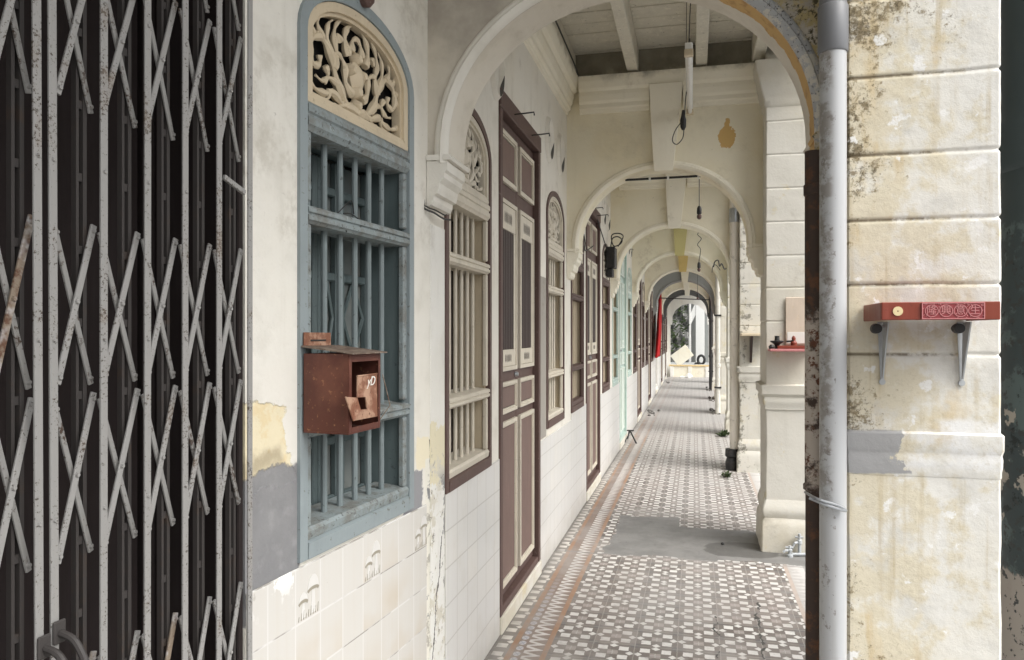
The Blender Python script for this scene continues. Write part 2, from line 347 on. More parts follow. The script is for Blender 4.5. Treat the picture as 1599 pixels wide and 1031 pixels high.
    m.over(m.noise(9, 5, seed=101).ss(.45, .7) * .6, (.13, .04, .025)); m.over(m.noise(60, 5, .7, seed=102).ss(.58, .66) * .8, (.33, .16, .08)); m.over(m.noise(140, 3, .7, seed=103).ss(.66, .70), (.05, .03, .02)); m.over(m.streak(40, 4, 100, .08).ss(.5, .7) * .45, (.06, .028, .02)); m.over(m.noise(5, 5, .6, seed=99).ss(.5, .65) * .4, (.22, .09, .055)); m.bump(m.noise(9, 4) + m.noise(40, 4) * .3, .6, .006); M['mail'] = m.done()
    m = Mat('rusted_orange_flap', .6, .3).base((.20, .085, .05)); m.over(m.noise(14, 6, .7, seed=104).ss(.45, .6) * .7, (.50, .33, .23)); m.over(m.noise(60, 5, .7, seed=105).ss(.60, .66), (.10, .04, .02)); M['mailflap'] = m.done()
    m = Mat('rusted_roof_sheet', .7, .3).base((.12, .085, .065)); m.over(m.noise(30, 6, .7, seed=106).ss(.4, .65), (.25, .20, .16)); M['mailroof'] = m.done()
    m = Mat('white_lettering', .6).base((.75, .73, .68)); M['letter'] = m.done()
    m = Mat('white_pvc_pipe', .35, .45).base((.41, .42, .43)); 
    m.over(m.noise(14, 6, .7, seed=107).ss(.44, .56) * m.x.ss(.400, .380) * m.z.ss(1.0, 1.1) * .9, (.23, .215, .195)); m.over(m.noise(40, 6, .7, seed=109).ss(.56, .62) * m.x.lt(.40) * .7, (.14, .12, .10)); m.over(m.streak(18, 5, 104, .05).ss(.52, .7) * .35, (.28, .275, .26)); m.over(m.noise(70, 4, .7, seed=108).ss(.70, .72), (.1, .09, .08)); m.over(m.streak(30, 3, 5, .1).ss(.5, .8) * .2, (.45, .45, .44)); M['pvc'] = m.done()
    m = Mat('grey_pvc_pipe', .45, .4).base((.16, .165, .175)); m.over(m.noise(12, 4).ss(.4, .7) * .4, (.22, .225, .23)); M['pvc_g'] = m.done()
    m = Mat('rusty_iron_pipe', .75, .3).base((.055, .038, .03))
    q = m.noise(16, 6, .7, seed=110)
    m.over(q.ss(.5, .62), (.115, .055, .03)); pl = box_mask(m.z + (q - .5) * .3, m.z, 1.06, 1.60, 0, 9, .03)
    m.over(pl * m.noise(22, 6, .7, seed=111).ss(.38, .5), (.44, .39, .34)); m.over(pl * m.noise(30, 5, .7, seed=112).ss(.54, .6), (.12, .05, .03)); M['iron'] = m.done()
    m = Mat('old_cream_pipe', .6, .3).base((.70, .66, .58)); m.over(m.noise(9, 6, .7, seed=113).ss(.56, .64) * .5, (.32, .30, .26)); m.over(m.noise(30, 5, .7, seed=114).ss(.66, .70), (.12, .10, .08)); M['pipe_c'] = m.done()
    m = Mat('bare_metal', .35, .5, .8).base((.42, .44, .46)); m.over(m.noise(20, 4).ss(.5, .7) * .5, (.25, .24, .23)); M['metal'] = m.done()
    m = Mat('galvanised_bracket', .45, .4).base((.40, .42, .43)); m.over(m.noise(20, 4).ss(.5, .7) * .4, (.25, .25, .25)); M['brk'] = m.done()
    m = Mat('black_plastic', .5, .4).base((.02, .02, .02)); m.over(m.noise(30, 4).ss(.5, .7) * .5, (.06, .05, .045)); M['black'] = m.done()
    m = Mat('coin_brass', .4, .5).base((.70, .58, .33)); m.over(m.noise(60, 3).ss(.5, .7) * .4, (.45, .33, .15)); M['coin'] = m.done()
    m = Mat('lamp_white', .35, .5).base((.75, .75, .72)); m.over(m.noise(20, 3).ss(.55, .7) * .3, (.5, .47, .4)); M['lampw'] = m.done()
    m = Mat('old_brass', .5, .5).base((.35, .24, .10)); m.over(m.noise(30, 3).ss(.5, .7) * .5, (.2, .15, .1)); M['brass'] = m.done()
    m = Mat('dark_green_painted_post', .6, .35).base((.050, .068, .072))
    q = m.noise(5, 6, .65, seed=120); m.over(q.ss(.50, .56) * m.z.lt(2.0) * .8, (.11, .15, .15)); m.over(m.noise(9, 6, .7, seed=121).ss(.56, .60) * m.z.lt(2.0), (.02, .028, .03))
    m.over(m.noise(3.3, 5, .6, seed=122).ss(.625, .64) * m.z.lt(1.95), (.42, .39, .34)); m.over((m.z + (q - .5) * .3).ss(.62, .60) * .9, (.42, .38, .34)); m.over(m.noise(26, 5, .6, seed=124).ss(.56, .6) * m.z.lt(1.95), (.05, .055, .055))
    m.bump(q, .3, .006); M['post'] = m.done()
    m = Mat('leaf_green', .6, .3).base((.035, .058, .02)); m.over(m.noise(30, 3).ss(.4, .7) * .6, (.08, .10, .035)); M['leaf'] = m.done()
    m = Mat('stone_rubble', .9, .2).base((.10, .10, .095)); m.over(m.noise(4, 6, .7).ss(.45, .6), (.24, .235, .22)); m.over(m.noise(9, 6, .7, seed=3).ss(.52, .6), (.04, .05, .035)); m.bump(m.noise(6, 6), 1.0, .08); M['rubble'] = m.done()
    m = Mat('grit', .9, .2).base((.09, .085, .08)); m.over(m.noise(40, 4).ss(.5, .6), (.25, .24, .22)); M['grit'] = m.done()
    m = Mat('yellow_coping', .7).base((.66, .50, .26)); m.over(m.noise(9, 4).ss(.5, .7) * .4, (.5, .4, .25)); M['coping'] = m.done()
    m = Mat('off_white_pipe', .5).base((.60, .58, .52)); m.over(m.noise(9, 5, .7, seed=3).ss(.5, .65) * .4, (.36, .34, .3)); M['pipe_w'] = m.done()
    m = Mat('vent_gap_grey', .9).base((.10, .095, .085)); M['mildew'] = m.done()  # flat dark grey for the crescents in the vent rings
    m = Mat('mushroom_glaze', .3, .5).base((.62, .61, .585)); M['mush'] = m.done()
    m = Mat('drawn_outline', .4).base((.30, .275, .22)); M['outline'] = m.done()
mats()

# ------------------------------------------------------------------ mesh helpers
class MB:
    def __init__(s): s.v = []; s.f = []
    def add(s, vs, fs):
        b = len(s.v); s.v += [tuple(v) for v in vs]; s.f += [tuple(b + i for i in f) for f in fs]
    def box(s, x0, x1, y0, y1, z0, z1, c=0.0):
        if x0 > x1: x0, x1 = x1, x0
        if y0 > y1: y0, y1 = y1, y0
        if z0 > z1: z0, z1 = z1, z0
        c = min(c, (x1 - x0) * .4, (y1 - y0) * .4, (z1 - z0) * .4)
        if c <= 0:
            s.add([(x, y, z) for z in (z0, z1) for y in (y0, y1) for x in (x0, x1)],
                  [(0, 2, 3, 1), (4, 5, 7, 6), (0, 1, 5, 4), (2, 6, 7, 3), (0, 4, 6, 2), (1, 3, 7, 5)]); return
        ring = lambda d, z: [(x0 + d + e, y0 + d, z) for e in ()] 
        def oct_(d):   # 8-gon in xy with corner cut c, inset d
            a0, a1, b0, b1 = x0 + d, x1 - d, y0 + d, y1 - d
            return [(a0 + c - d, b0), (a1 - c + d, b0), (a1, b0 + c - d), (a1, b1 - c + d), (a1 - c + d, b1), (a0 + c - d, b1), (a0, b1 - c + d), (a0, b0 + c - d)]
        def rect_(): return [(x0 + c, y0 + c)] * 1
        vs = []; 
        mid = oct_(0)
        top = [(x0 + c, y0 + c), (x1 - c, y0 + c), (x1 - c, y0 + c), (x1 - c, y1 - c), (x1 - c, y1 - c), (x0 + c, y1 - c), (x0 + c, y1 - c), (x0 + c, y0 + c)]
        for (lst, z) in ((mid, z0 + c), (mid, z1 - c)): vs += [(p[0], p[1], z) for p in lst]
        q = [(x0 + c, y0 + c), (x1 - c, y0 + c), (x1 - c, y1 - c), (x0 + c, y1 - c)]
        vs += [(p[0], p[1], z0) for p in q] + [(p[0], p[1], z1) for p in q]
        fs = [(i, (i + 1) % 8, 8 + (i + 1) % 8, 8 + i) for i in range(8)]
        fs += [(19, 18, 17, 16), (20, 21, 22, 23)]
        # chamfers: mid pairs (0,1)->q0q1 ; (2,3)->q1q2 ; (4,5)->q2q3 ; (6,7)->q3q0
        for k, (a, b) in enumerate(((0, 1), (2, 3), (4, 5), (6, 7))):
            qa, qb = k, (k + 1) % 4
            fs.append((b, a, 16 + qa, 16 + qb)); fs.append((8 + a, 8 + b, 20 + qb, 20 + qa))
            nx = (b + 1) % 8
            fs.append((nx, b, 16 + qb)); fs.append((8 + b, 8 + nx, 20 + qb))
        s.add(vs, fs)
    def prism(s, poly, f0, f1):            # polygon (list of 2d) mapped by two functions to 3d
        n = len(poly); s.add([f0(p) for p in poly] + [f1(p) for p in poly],
              [tuple(range(n)), tuple(range(2 * n - 1, n - 1, -1))] + [(i, i + n, (i + 1) % n + n, (i + 1) % n) for i in range(n)])
    def extx(s, poly, x0, x1): s.prism(poly, lambda p: (x0, p[0], p[1]), lambda p: (x1, p[0], p[1]))   # poly of (y,z)
    def exty(s, poly, y0, y1): s.prism(poly, lambda p: (p[0], y0, p[1]), lambda p: (p[0], y1, p[1]))   # poly of (x,z)
    def extz(s, poly, z0, z1): s.prism(poly, lambda p: (p[0], p[1], z0), lambda p: (p[0], p[1], z1))
    def ring(s, outer, inner, y0, y1):     # strip between two polylines of (x,z), thick in y
        n = len(outer)
        for (P, Q) in ((outer, inner),):
            vs = [(p[0], y0, p[1]) for p in P] + [(p[0], y0, p[1]) for p in Q] + [(p[0], y1, p[1]) for p in P] + [(p[0], y1, p[1]) for p in Q]
            fs = []
            for i in range(n - 1):
                fs += [(i, i + 1, n + i + 1, n + i), (2 * n + i, 3 * n + i, 3 * n + i + 1, 2 * n + i + 1),
                       (i, 2 * n + i, 2 * n + i + 1, i + 1), (n + i, n + i + 1, 3 * n + i + 1, 3 * n + i)]
            fs += [(0, n, 3 * n, 2 * n), (n - 1, 3 * n - 1, 4 * n - 1, 2 * n - 1)]
            s.add(vs, fs)
    def tube(s, pts, r, n=10, flat=None, caps=True):
        pts = [Vector(p) for p in pts]; rs = r if isinstance(r, (list, tuple)) else [r] * len(pts)
        t = (pts[1] - pts[0]).normalized(); a = Vector((0, 0, 1)) if abs(t.z) < .9 else Vector((1, 0, 0))
        u = t.cross(a).normalized(); vs = []
        for i, p in enumerate(pts):
            t = ((pts[min(i + 1, len(pts) - 1)] - pts[max(i - 1, 0)])).normalized()
            u = (u - t * u.dot(t)).normalized(); w = t.cross(u)
            for k in range(n):
                an = 2 * math.pi * k / n; o = u * math.cos(an) * rs[i] + w * math.sin(an) * rs[i]
                if flat: o = Vector((o.x, o.y * flat, o.z))
                vs.append(p + o)
        fs = [(i * n + k, i * n + (k + 1) % n, (i + 1) * n + (k + 1) % n, (i + 1) * n + k) for i in range(len(pts) - 1) for k in range(n)]
        if caps: fs += [tuple(range(n - 1, -1, -1)), tuple((len(pts) - 1) * n + k for k in range(n))]
        s.add(vs, fs)
    def lathe(s, prof, cx=0, cy=0, n=20, cz=0):   # prof of (r,z)
        vs = [(cx + r * math.cos(2 * math.pi * k / n), cy + r * math.sin(2 * math.pi * k / n), cz + z) for (r, z) in prof for k in range(n)]
        fs = [(i * n + k, i * n + (k + 1) % n, (i + 1) * n + (k + 1) % n, (i + 1) * n + k) for i in range(len(prof) - 1) for k in range(n)]
        fs += [tuple(range(n - 1, -1, -1)), tuple((len(prof) - 1) * n + k for k in range(n))]
        s.add(vs, fs)
    def build(s, name, mat, parent=None, smooth=False, wob=0.0):
        me = bpy.data.meshes.new(name)
        vs = s.v
        if wob:
            vs = [tuple(Vector(v) + mn.noise_vector(Vector(v) * 6) * wob + mn.noise_vector(Vector(v) * 25) * wob * .35) for v in vs]
        me.from_pydata(vs, [], s.f); me.validate(); me.materials.append(M[mat] if isinstance(mat, str) else mat)
        o = bpy.data.objects.new(name, me); col.objects.link(o)
        if smooth:
            for p in me.polygons: p.use_smooth = True
        if parent: o.parent = parent
        return o

def smooth_angle(o, deg=35):
    me = o.data
    for p in me.polygons: p.use_smooth = True
    try: me.set_sharp_from_angle(angle=R(deg))
    except Exception: pass
    return o
def tag(o, label=None, cat=None, group=None, kind=None):
    if label: o['label'] = label
    if cat: o['category'] = cat
    if group: o['group'] = group
    if kind: o['kind'] = kind
    return o
def empty(name, loc=(0, 0, 0), rz=0.0, label=None, cat=None, group=None):
    o = bpy.data.objects.new(name, None); col.objects.link(o); o.location = loc; o.rotation_euler = (0, 0, rz); o.empty_display_size = .1
    return tag(o, label, cat, group)
def copy_tree(o, parent=None):
    c = o.copy(); col.objects.link(c)
    if parent: c.parent = parent
    for ch in o.children: copy_tree(ch, c)
    return c
def cr(pts, k=6):                           # catmull-rom
    P = [pts[0]] + list(pts) + [pts[-1]]; out = []
    for i in range(1, len(P) - 2):
        for j in range(k):
            t = j / k
            out.append(tuple(.5 * (2 * b + (c - a) * t + (2 * a - 5 * b + 4 * c - d) * t * t + (3 * b - a - 3 * c + d) * t ** 3) for a, b, c, d in zip(P[i - 1], P[i], P[i + 1], P[i + 2])))
    out.append(tuple(pts[-1])); return out
def text_mesh(name, body, size, mat, parent, loc, rot, thick=.001, shear=0.0):
    cu = bpy.data.curves.new(name, 'FONT'); cu.body = body; cu.size = size; cu.extrude = thick; cu.align_x = 'CENTER'; cu.align_y = 'CENTER'; cu.shear = shear
    t = bpy.data.objects.new(name, cu); col.objects.link(t)
    dg = bpy.context.evaluated_depsgraph_get(); me = bpy.data.meshes.new_from_object(t.evaluated_get(dg))
    bpy.data.objects.remove(t); me.name = name; me.materials.clear(); me.materials.append(M[mat])
    o = bpy.data.objects.new(name, me); col.objects.link(o); o.parent = parent; o.location = loc; o.rotation_euler = rot
    return o

WX = -.98                                   # plane of the house fronts
PI2 = math.pi / 2
NB = 8                                      # bays
PITCH = 3.2
def ay(k): return 2.70 + PITCH * (k - 1)    # near face of arch k

# ------------------------------------------------------------------ the setting
mb = MB()
nx_, ny_ = 2, 2
mb.add([(-1.35, -3, 0), (1.02, -3, 0), (1.02, 29, 0), (-1.35, 29, 0)], [(0, 1, 2, 3)])
mb.add([(1.02, -3, 0), (1.02, -3, -.15), (1.02, 29, -.15), (1.02, 29, 0)], [(0, 1, 2, 3)])
tag(mb.build('walkway', 'floor'), kind='structure')
mb = MB(); mb.add([(-600, -600, -.16), (600, -600, -.16), (600, 600, -.16), (-600, 600, -.16)], [(0, 1, 2, 3)])
tag(mb.build('road', 'asphalt'), kind='structure')
# street-side upper storey and slab over the walkway
mb = MB(); mb.box(.50, .86, -1.2, 28.5, 3.62, 6.0); mb.box(-1.4, .498, -1.2, 28.5, 3.80, 3.98)
tag(mb.build('upper_storey', 'wall'), kind='structure')

# ------------------------------------------------------------------ windows
def arc(a, spring, rise, n=22, inset=0.0):
    out = []
    for i in range(n + 1):
        t = math.pi * (1 - i / n)
        out.append(((a - inset) * math.cos(t), spring + (rise - inset) * math.sin(t)))
    return out
HW = .35; SPR = 1.475; RISE = .195          # half width, spring height, rise of arched window
SILL, S1A, S1B, S2A, S2B, S3A, S3B = .085, .335, .380, .935, .985, 1.195, 1.275
def fretwork(mb):
    S = [([(0, .02), (.06, .035), (.11, .08), (.14, .145), (.185, .19), (.235, .18), (.255, .135), (.235, .10), (.205, .11), (.205, .135)], .015, .008),
         ([(.02, .03), (.08, .025), (.14, .045), (.18, .03), (.23, .03), (.27, .05), (.275, .08)], .014, .006),
         ([(.13, .12), (.115, .17), (.13, .22), (.115, .265), (.085, .29)], .013, .004),
         ([(.14, .15), (.165, .20), (.16, .245), (.135, .27)], .012, .003),
         ([(.05, .19), (.07, .235), (.055, .275), (.02, .30)], .014, .005),
         ([(.19, .19), (.215, .225), (.205, .255)], .012, .003),
         ([(.25, .16), (.275, .17), (.28, .20), (.262, .225)], .011, .003),
         ([(.25, .13), (.28, .12), (.29, .085), (.285, .02)], .010, .004),
         ([(.03, .07), (.065, .10), (.07, .15), (.10, .175), (.13, .165)], .014, .006),
         ([(.07, .03), (.10, .015), (.13, .012)], .010, .004), ([(.11, .08), (.155, .085), (.175, .06)], .011, .003),
         ([(.175, .115), (.16, .09), (.19, .065), (.225, .07)], .010, .004),
         ([(.03, .21), (.025, .245), (.0, .265)], .012, .006), ([(.09, .22), (.11, .235), (.105, .21)], .010, .005),
         ([(.155, .05), (.16, .02), (.20, .01)], .009, .003), ([(.235, .19), (.25, .215), (.235, .24)], .009, .002)]
    for pts, r0, r1 in S:
        for sg in (1, -1):
            c = cr([(sg * p[0] * 1.03, 0, p[1]) for p in pts], 4); n = len(c)
            mb.tube(c, [max(.003, (r0 + (r1 - r0) * i / (n - 1)) * (1.0 + .35 * math.sin(i * 1.1))) for i in range(n)], 7, flat=.9)
    # centre rosette
    for (cx, cz, rx, rz) in ((0, .135, .038, .052), (0, .195, .022, .022), (0, .09, .026, .024), (.035, .15, .018, .02), (-.035, .15, .018, .02), (0, .045, .018, .02)):
        n = 10; vs = [(cx, -.022, cz)]; fs = []
        for j, (k, d) in enumerate(((.5, -.018), (1.0, 0), (1.0, .012))):
            vs += [(cx + rx * k * math.cos(2 * math.pi * i / n) * (1 + .12 * (i % 2)), d, cz + rz * k * math.sin(2 * math.pi * i / n) * (1 + .12 * (i % 2))) for i in range(n)]
        fs += [(0, 1 + i, 1 + (i + 1) % n) for i in range(n)]
        for j in range(2): fs += [(1 + j * n + i, 1 + (j + 1) * n + i, 1 + (j + 1) * n + (i + 1) % n, 1 + j * n + (i + 1) % n) for i in range(n)]
        mb.add(vs, fs)
def rail_prof(z0, z1, front=-.012):         # moulded rail section (y,z)
    h = z1 - z0
    return [(front + .012, z0), (front + .006, z0 + h * .12), (front, z0 + h * .2), (front, z0 + h * .45), (front + .006, z0 + h * .5), (front + .006, z0 + h * .58), (front, z0 + h * .64), (front, z0 + h * .86), (front + .008, z1), (.10, z1 + .012), (.10, z0)]
def make_window(parent, x, z, surround, inner, fancolor, barcol, jamb, back, casement='diamond', bars=6):
    w = empty('window', (x, 0, z)); w.parent = parent
    # outer surround
    f = MB(); n = 22
    o = [(-HW, 0)] + arc(HW, SPR, RISE, n) + [(HW, 0)]
    t = .036
    i_ = [(-HW + t, 0)] + arc(HW, SPR, RISE, n, t) + [(HW - t, 0)]
    f.ring(o, i_, -.010, .10); f.extx([(-.012, -.0), (-.014, .045), (.0, .05), (.10, .05), (.10, 0)], -HW + t + .001, HW - t - .001)
    f.build('frame', surround, w)
    hi = HW - t - .002
    # jamb lining
    j = MB(); j.box(-hi, -hi + .012, .012, .17, .05, S3A + .01); j.box(hi - .012, hi, .012, .17, .05, S3A + .01); j.box(-hi + .013, hi - .013, .10, .17, S3A + .012, S3A + .03)
    j.build('jamb', jamb, w)
    r = MB()
    a = hi - .001
    r.extx([(-.004, .051), (-.008, .075), (.0, SILL), (.12, SILL + .01), (.12, .051)], -a, a)
    r.extx(rail_prof(S1A, S1B), -a, a); r.extx(rail_prof(S2A, S2B), -a, a); r.extx(rail_prof(S3A, S3B), -a, a)
    st = .028                                # inner stiles
    for z0, z1 in ((SILL + .001, S1A - .001), (S1B + .013, S2A - .001), (S2B + .013, S3A - .001)):
        for sg in (-1, 1): r.box(sg * (a - .002), sg * (a - st), -.002, .020, z0, z1, .004)
    r.build('rails', inner, w)
    # bars
    for k in range(bars):
        bx = -a + st + (2 * a - 2 * st) * (k + .6) / (bars + .35)
        b = MB(); b.tube([(bx, .05, SILL - .005), (bx, .05, S1A), (bx, .05, S2A), (bx, .05, S3A + .01)], [.0097] * 4, 10)
        smooth_angle(b.build('bar', barcol, w))
    # fan light
    fan = MB(); t2 = .030; base = S3B + .001
    o2 = [(-hi, base)] + arc(hi, SPR, RISE - t - .002, n) + [(hi, base)]
    i2 = [(-hi + t2, base + t2)] + arc(hi - t2, SPR, RISE - t - t2, n) + [(hi - t2, base + t2)]
    fan.ring(o2, i2, -.004, .04)
    i3 = [(-hi + t2 + .012, base + t2)] + arc(hi - t2 - .012, SPR, RISE - t - t2 - .012, n) + [(hi - t2 - .012, base + t2)]
    fan.ring([(p[0], p[1]) for p in i2], i3, .006, .038)
    fan.extx([(-.004, base), (-.006, base + .012), (-.0, base + t2 + .004), (.038, base + t2 + .006), (.038, base)], -hi + .002, hi - .002)
    fn = fan.build('fanlight_frame', fancolor, w)
    g = MB(); fretwork(g)
    fr = smooth_angle(g.build('fretwork', fancolor, w)); sx = (hi - t2) / .285; fr.scale = (sx, 1, (SPR + RISE - t - t2 - base - t2) / .305); fr.location = (0, .022, base + t2)
    bk = MB(); bk.box(-hi + .003, hi - .003, .05, .07, base, SPR + .02); bk.ring(arc(hi - .004, SPR + .02, RISE - t - .02, n), [(p[0], SPR + .01) for p in arc(hi - .004, SPR, RISE, n)], .05, .07)
    bk.build('fanlight_backing', 'dark', w)
    # casement behind the bars
    cs = MB(); gl = MB()
    yb = .155
    if casement == 'diamond':
        gl.box(-a + .012, a - .012, yb + .012, yb + .02, .06, S3A)
        for x0, x1 in ((-a + .012, -.03), (-.026, a * .33), (a * .33 + .004, a - .012)):
            for q in (x0, x1 - .026): cs.box(q, q + .026, yb - .012, yb + .011, .06, S3A, .004)
            for zq in (.065, .26, .52, .80, 1.08): cs.box(x0 + .027, x1 - .027, yb - .010, yb + .011, zq, zq + .028, .004)
            xm = (x0 + x1) / 2
            for (p, q) in (((xm, .80), (x0 + .03, .68)), ((xm, .80), (x1 - .03, .68)), ((x0 + .03, .68), (xm, .55)), ((x1 - .03, .68), (xm, .55)), ((xm, .52), (x0 + .03, .42)), ((xm, .52), (x1 - .03, .42))):
                cs.tube([(p[0], yb, p[1]), (q[0], yb, q[1])], .007, 5)
        cs.build('casement', 'blue_in', w); gl.build('glass', 'glass', w)
    else:
        gl.box(-a + .012, a - .012, yb + .012, yb + .02, .06, S3A)
        for k in range(4):
            q = -a + .02 + k * (2 * a - .03) / 4; cs.box(q, q + (.05 if k % 2 else .09), yb - .01, yb + .011, .06, S3A, .003)
        gl.build('backing', 'dark', w); cs.build('shutter', back, w)
    return w

# ------------------------------------------------------------------ door
def frame_rect(mb, x0, x1, z0, z1, t, y0, y1):
    mb.extx([(y0, z0), (y0, z0 + t), (y1, z0 + t), (y1, z0)], x0, x1); mb.extx([(y0, z1 - t), (y0, z1), (y1, z1), (y1, z1 - t)], x0, x1)
    mb.box(x0, x0 + t, y0, y1, z0 + t, z1 - t); mb.box(x1 - t, x1, y0, y1, z0 + t, z1 - t)
def make_door(parent, x, z, w=1.04, h=2.73, fr='brown', trim='cream_w', pan='brown_l', dk='brown_d'):
    d = empty('door', (x, 0, z)); d.parent = parent
    f = MB(); t = .05
    f.box(0, t, -.012, .12, 0, h - .1, .004); f.box(w - t, w, -.012, .12, 0, h - .1, .004); f.box(0, w, -.016, .12, h - .099, h, .004)
    f.box(t + .001, w - t - .001, -.006, .12, -.02, .035, .004)
    f.build('frame', fr, d)
    lw = (w - 2 * t - .012) / 2
    for k in range(2):
        x0 = t + .002 + k * (lw + .008); x1 = x0 + lw
        lf = MB(); lf.box(x0, x1, .03, .055, .04, h - .102, .003)
        L = lf.build('leaf', fr, d)
        tr = MB(); cv = MB()
        m_ = .035
        for (z0, z1, tt) in ((.10, .985, .022), (1.03, 1.20, .018), (2.28, 2.56, .024)):
            frame_rect(tr, x0 + m_, x1 - m_, z0, z1, tt, .012, .029)
            frame_rect(tr, x0 + m_ + tt, x1 - m_ - tt, z0 + tt, z1 - tt, .008, .019, .029)
            pn = MB(); pn.box(x0 + m_ + tt + .012, x1 - m_ - tt - .012, .022, .029, z0 + tt + .012, z1 - tt - .012, .003); pn.build('panel', pan, d)
        # tall slatted light with carved ends
        zs0, zs1 = 1.26, 2.19
        frame_rect(tr, x0 + m_, x1 - m_, zs0, zs1, .022, .012, .029)
        cv.box(x0 + m_ + .023, x1 - m_ - .023, .018, .029, zs0 + .023, zs0 + .115, .002); cv.box(x0 + m_ + .023, x1 - m_ - .023, .018, .029, zs1 - .16, zs1 - .023, .002)
        for q in (0, 1): 
            xx = x0 + m_ + .023 if q == 0 else x1 - m_ - .023 - .035
            cv.box(xx, xx + .035, .018, .029, zs0 + .116, zs1 - .161, .002)
        xa, xb = x0 + m_ + .060, x1 - m_ - .060
        for q in range(9):
            zz = zs1 - .15 + .0; 
        sl_ = MB(); nsl = 7
        for q in range(nsl):
            a0 = xa + (xb - xa) * q / nsl; sl_.box(a0 + .001, a0 + (xb - xa) / nsl - .003, .020, .029, zs0 + .117, zs1 - .162, .003)
        # carved holes: raised dark ovals in two carved panels
        ho = MB(); xm = (x0 + x1) / 2
        for zc, hh, nn_ in ((zs0 + .068, .022, 5), (zs1 - .092, .032, 6)):
            for q in range(nn_):
                xx = xm + (q - (nn_ - 1) / 2) * .030; a = .5 if q % 2 else -.5
                ho.prism([(-.008, -hh * .6), (.006, -hh), (.010, hh * .5), (-.004, hh)], lambda p: (xx + p[0], .0172, zc + p[1]), lambda p: (xx + p[0], .0190, zc + p[1]))
        ho.build('carved_opening', dk, d); cv.build('carved_panel', trim, d); sl_.build('louvre', dk, d)
        tr.build('moulding', trim, d)
    g = MB(); g.box(t, w - t, .058, .07, .036, h - .105); g.build('door_back', 'dark', d)
    r = MB(); r.lathe([(.012, 0), (.016, .004), (.012, .02), (.004, .022)], 0, 0, 12)
    k = r.build('knob', 'metal', d); k.rotation_euler = (R(90), 0, 0); k.location = (w / 2 - .03, .03, 1.23)
    return d

# ------------------------------------------------------------------ house fronts (local x along the wall, -y outward)
def wall_front(mb, x0, x1, zt, ops, depth=.16):
    """front skin at y=0 with openings (xa,xb,za,kind) kind: ('arch') or ('rect', ztop)"""
    def q(a, b, z0, z1): mb.add([(a, 0, z0), (b, 0, z0), (b, 0, z1), (a, 0, z1)], [(0, 1, 2, 3)])
    cur = x0
    for (a, b, za, kind) in ops:
        if a > cur: q(cur, a, 0, zt)
        if za > 0: q(a, b, 0, za)
        if kind == 'arch':
            xm = (a + b) / 2; P = arc(HW - .004, za + SPR, RISE - .004, 24)
            for i in range(24):
                p, r = P[i], P[i + 1]
                mb.add([(xm + p[0], 0, p[1]), (xm + r[0], 0, r[1]), (xm + r[0], 0, zt), (xm + p[0], 0, zt)], [(0, 1, 2, 3)])
                mb.add([(xm + p[0], 0, p[1]), (xm + r[0], 0, r[1]), (xm + r[0], depth, r[1]), (xm + p[0], depth, p[1])], [(0, 3, 2, 1)])
            q(a, xm - HW + .004, za, zt); q(xm + HW - .004, b, za, zt); ztop = za + SPR
        else:
            q(a, b, kind, zt); ztop = kind; mb.add([(a, 0, kind), (b, 0, kind), (b, depth, kind), (a, depth, kind)], [(0, 3, 2, 1)])
        mb.add([(a, 0, za), (a, depth, za), (a, depth, ztop), (a, 0, ztop)], [(0, 3, 2, 1)])
        mb.add([(b, 0, za), (b, depth, za), (b, depth, ztop), (b, 0, ztop)], [(0, 1, 2, 3)])
        mb.add([(a, 0, za), (b, 0, za), (b, depth, za), (a, depth, za)], [(0, 1, 2, 3)])
        cur = b
    if x1 > cur: q(cur, x1, 0, zt)
    mb.add([(x0, .30, 0), (x1, .30, 0), (x1, .30, zt), (x0, .30, zt)], [(0, 1, 2, 3)])
    mb.add([(x0, 0, zt), (x1, 0, zt), (x1, .30, zt), (x0, .30, zt)], [(0, 1, 2, 3)])
    mb.add([(x0, 0, 0), (x0, .3, 0), (x0, .3, zt), (x0, 0, zt)], [(0, 1, 2, 3)]); mb.add([(x1, 0, 0), (x1, .3, 0), (x1, .3, zt), (x1, 0, zt)], [(0, 1, 2, 3)])
CORN = [(0, 3.27), (-.015, 3.275), (-.02, 3.30), (-.035, 3.31), (-.035, 3.34), (-.05, 3.36), (-.06, 3.40), (-.06, 3.43), (-.085, 3.45), (-.10, 3.50), (-.105, 3.54), (0, 3.54)]
def vent(mb, x, z, w=.12, h=.16):           # oval relief hood vent
    n = 20
    for (k0, k1, d0, d1) in ((1.0, .86, 0, -.022), (.86, .66, -.022, .0)):
        vs = []; 
        for i in range(n):
            a = 2 * math.pi * i / n
            vs += [(x + w * k0 * math.cos(a), d0 - .001, z + h * k0 * math.sin(a)), (x + w * k1 * math.cos(a), d1 - .001, z + h * k1 * math.sin(a))]
        mb.add(vs, [(2 * i, 2 * i + 1, (2 * i + 3) % (2 * n), (2 * i + 2) % (2 * n)) for i in range(n)])
def vent_dark(mb, x, z, w=.12, h=.16):
    for (a0, a1, th) in ((100, 200, .17), (-80, 0, .14)):
        n = 12; vs = []
        for i in range(n + 1):
            t = i / n; a = R(a0 + (a1 - a0) * t); k = .84 - th * math.sin(math.pi * t)
            vs += [(x + w * .84 * math.cos(a), -.0235, z + h * .84 * math.sin(a)), (x + w * k * math.cos(a), -.0035 - .02 * max(0, (k - .66) / .2), z + h * k * math.sin(a))]
        mb.add(vs, [(2 * i, 2 * i + 1, 2 * i + 3, 2 * i + 2) for i in range(n)])

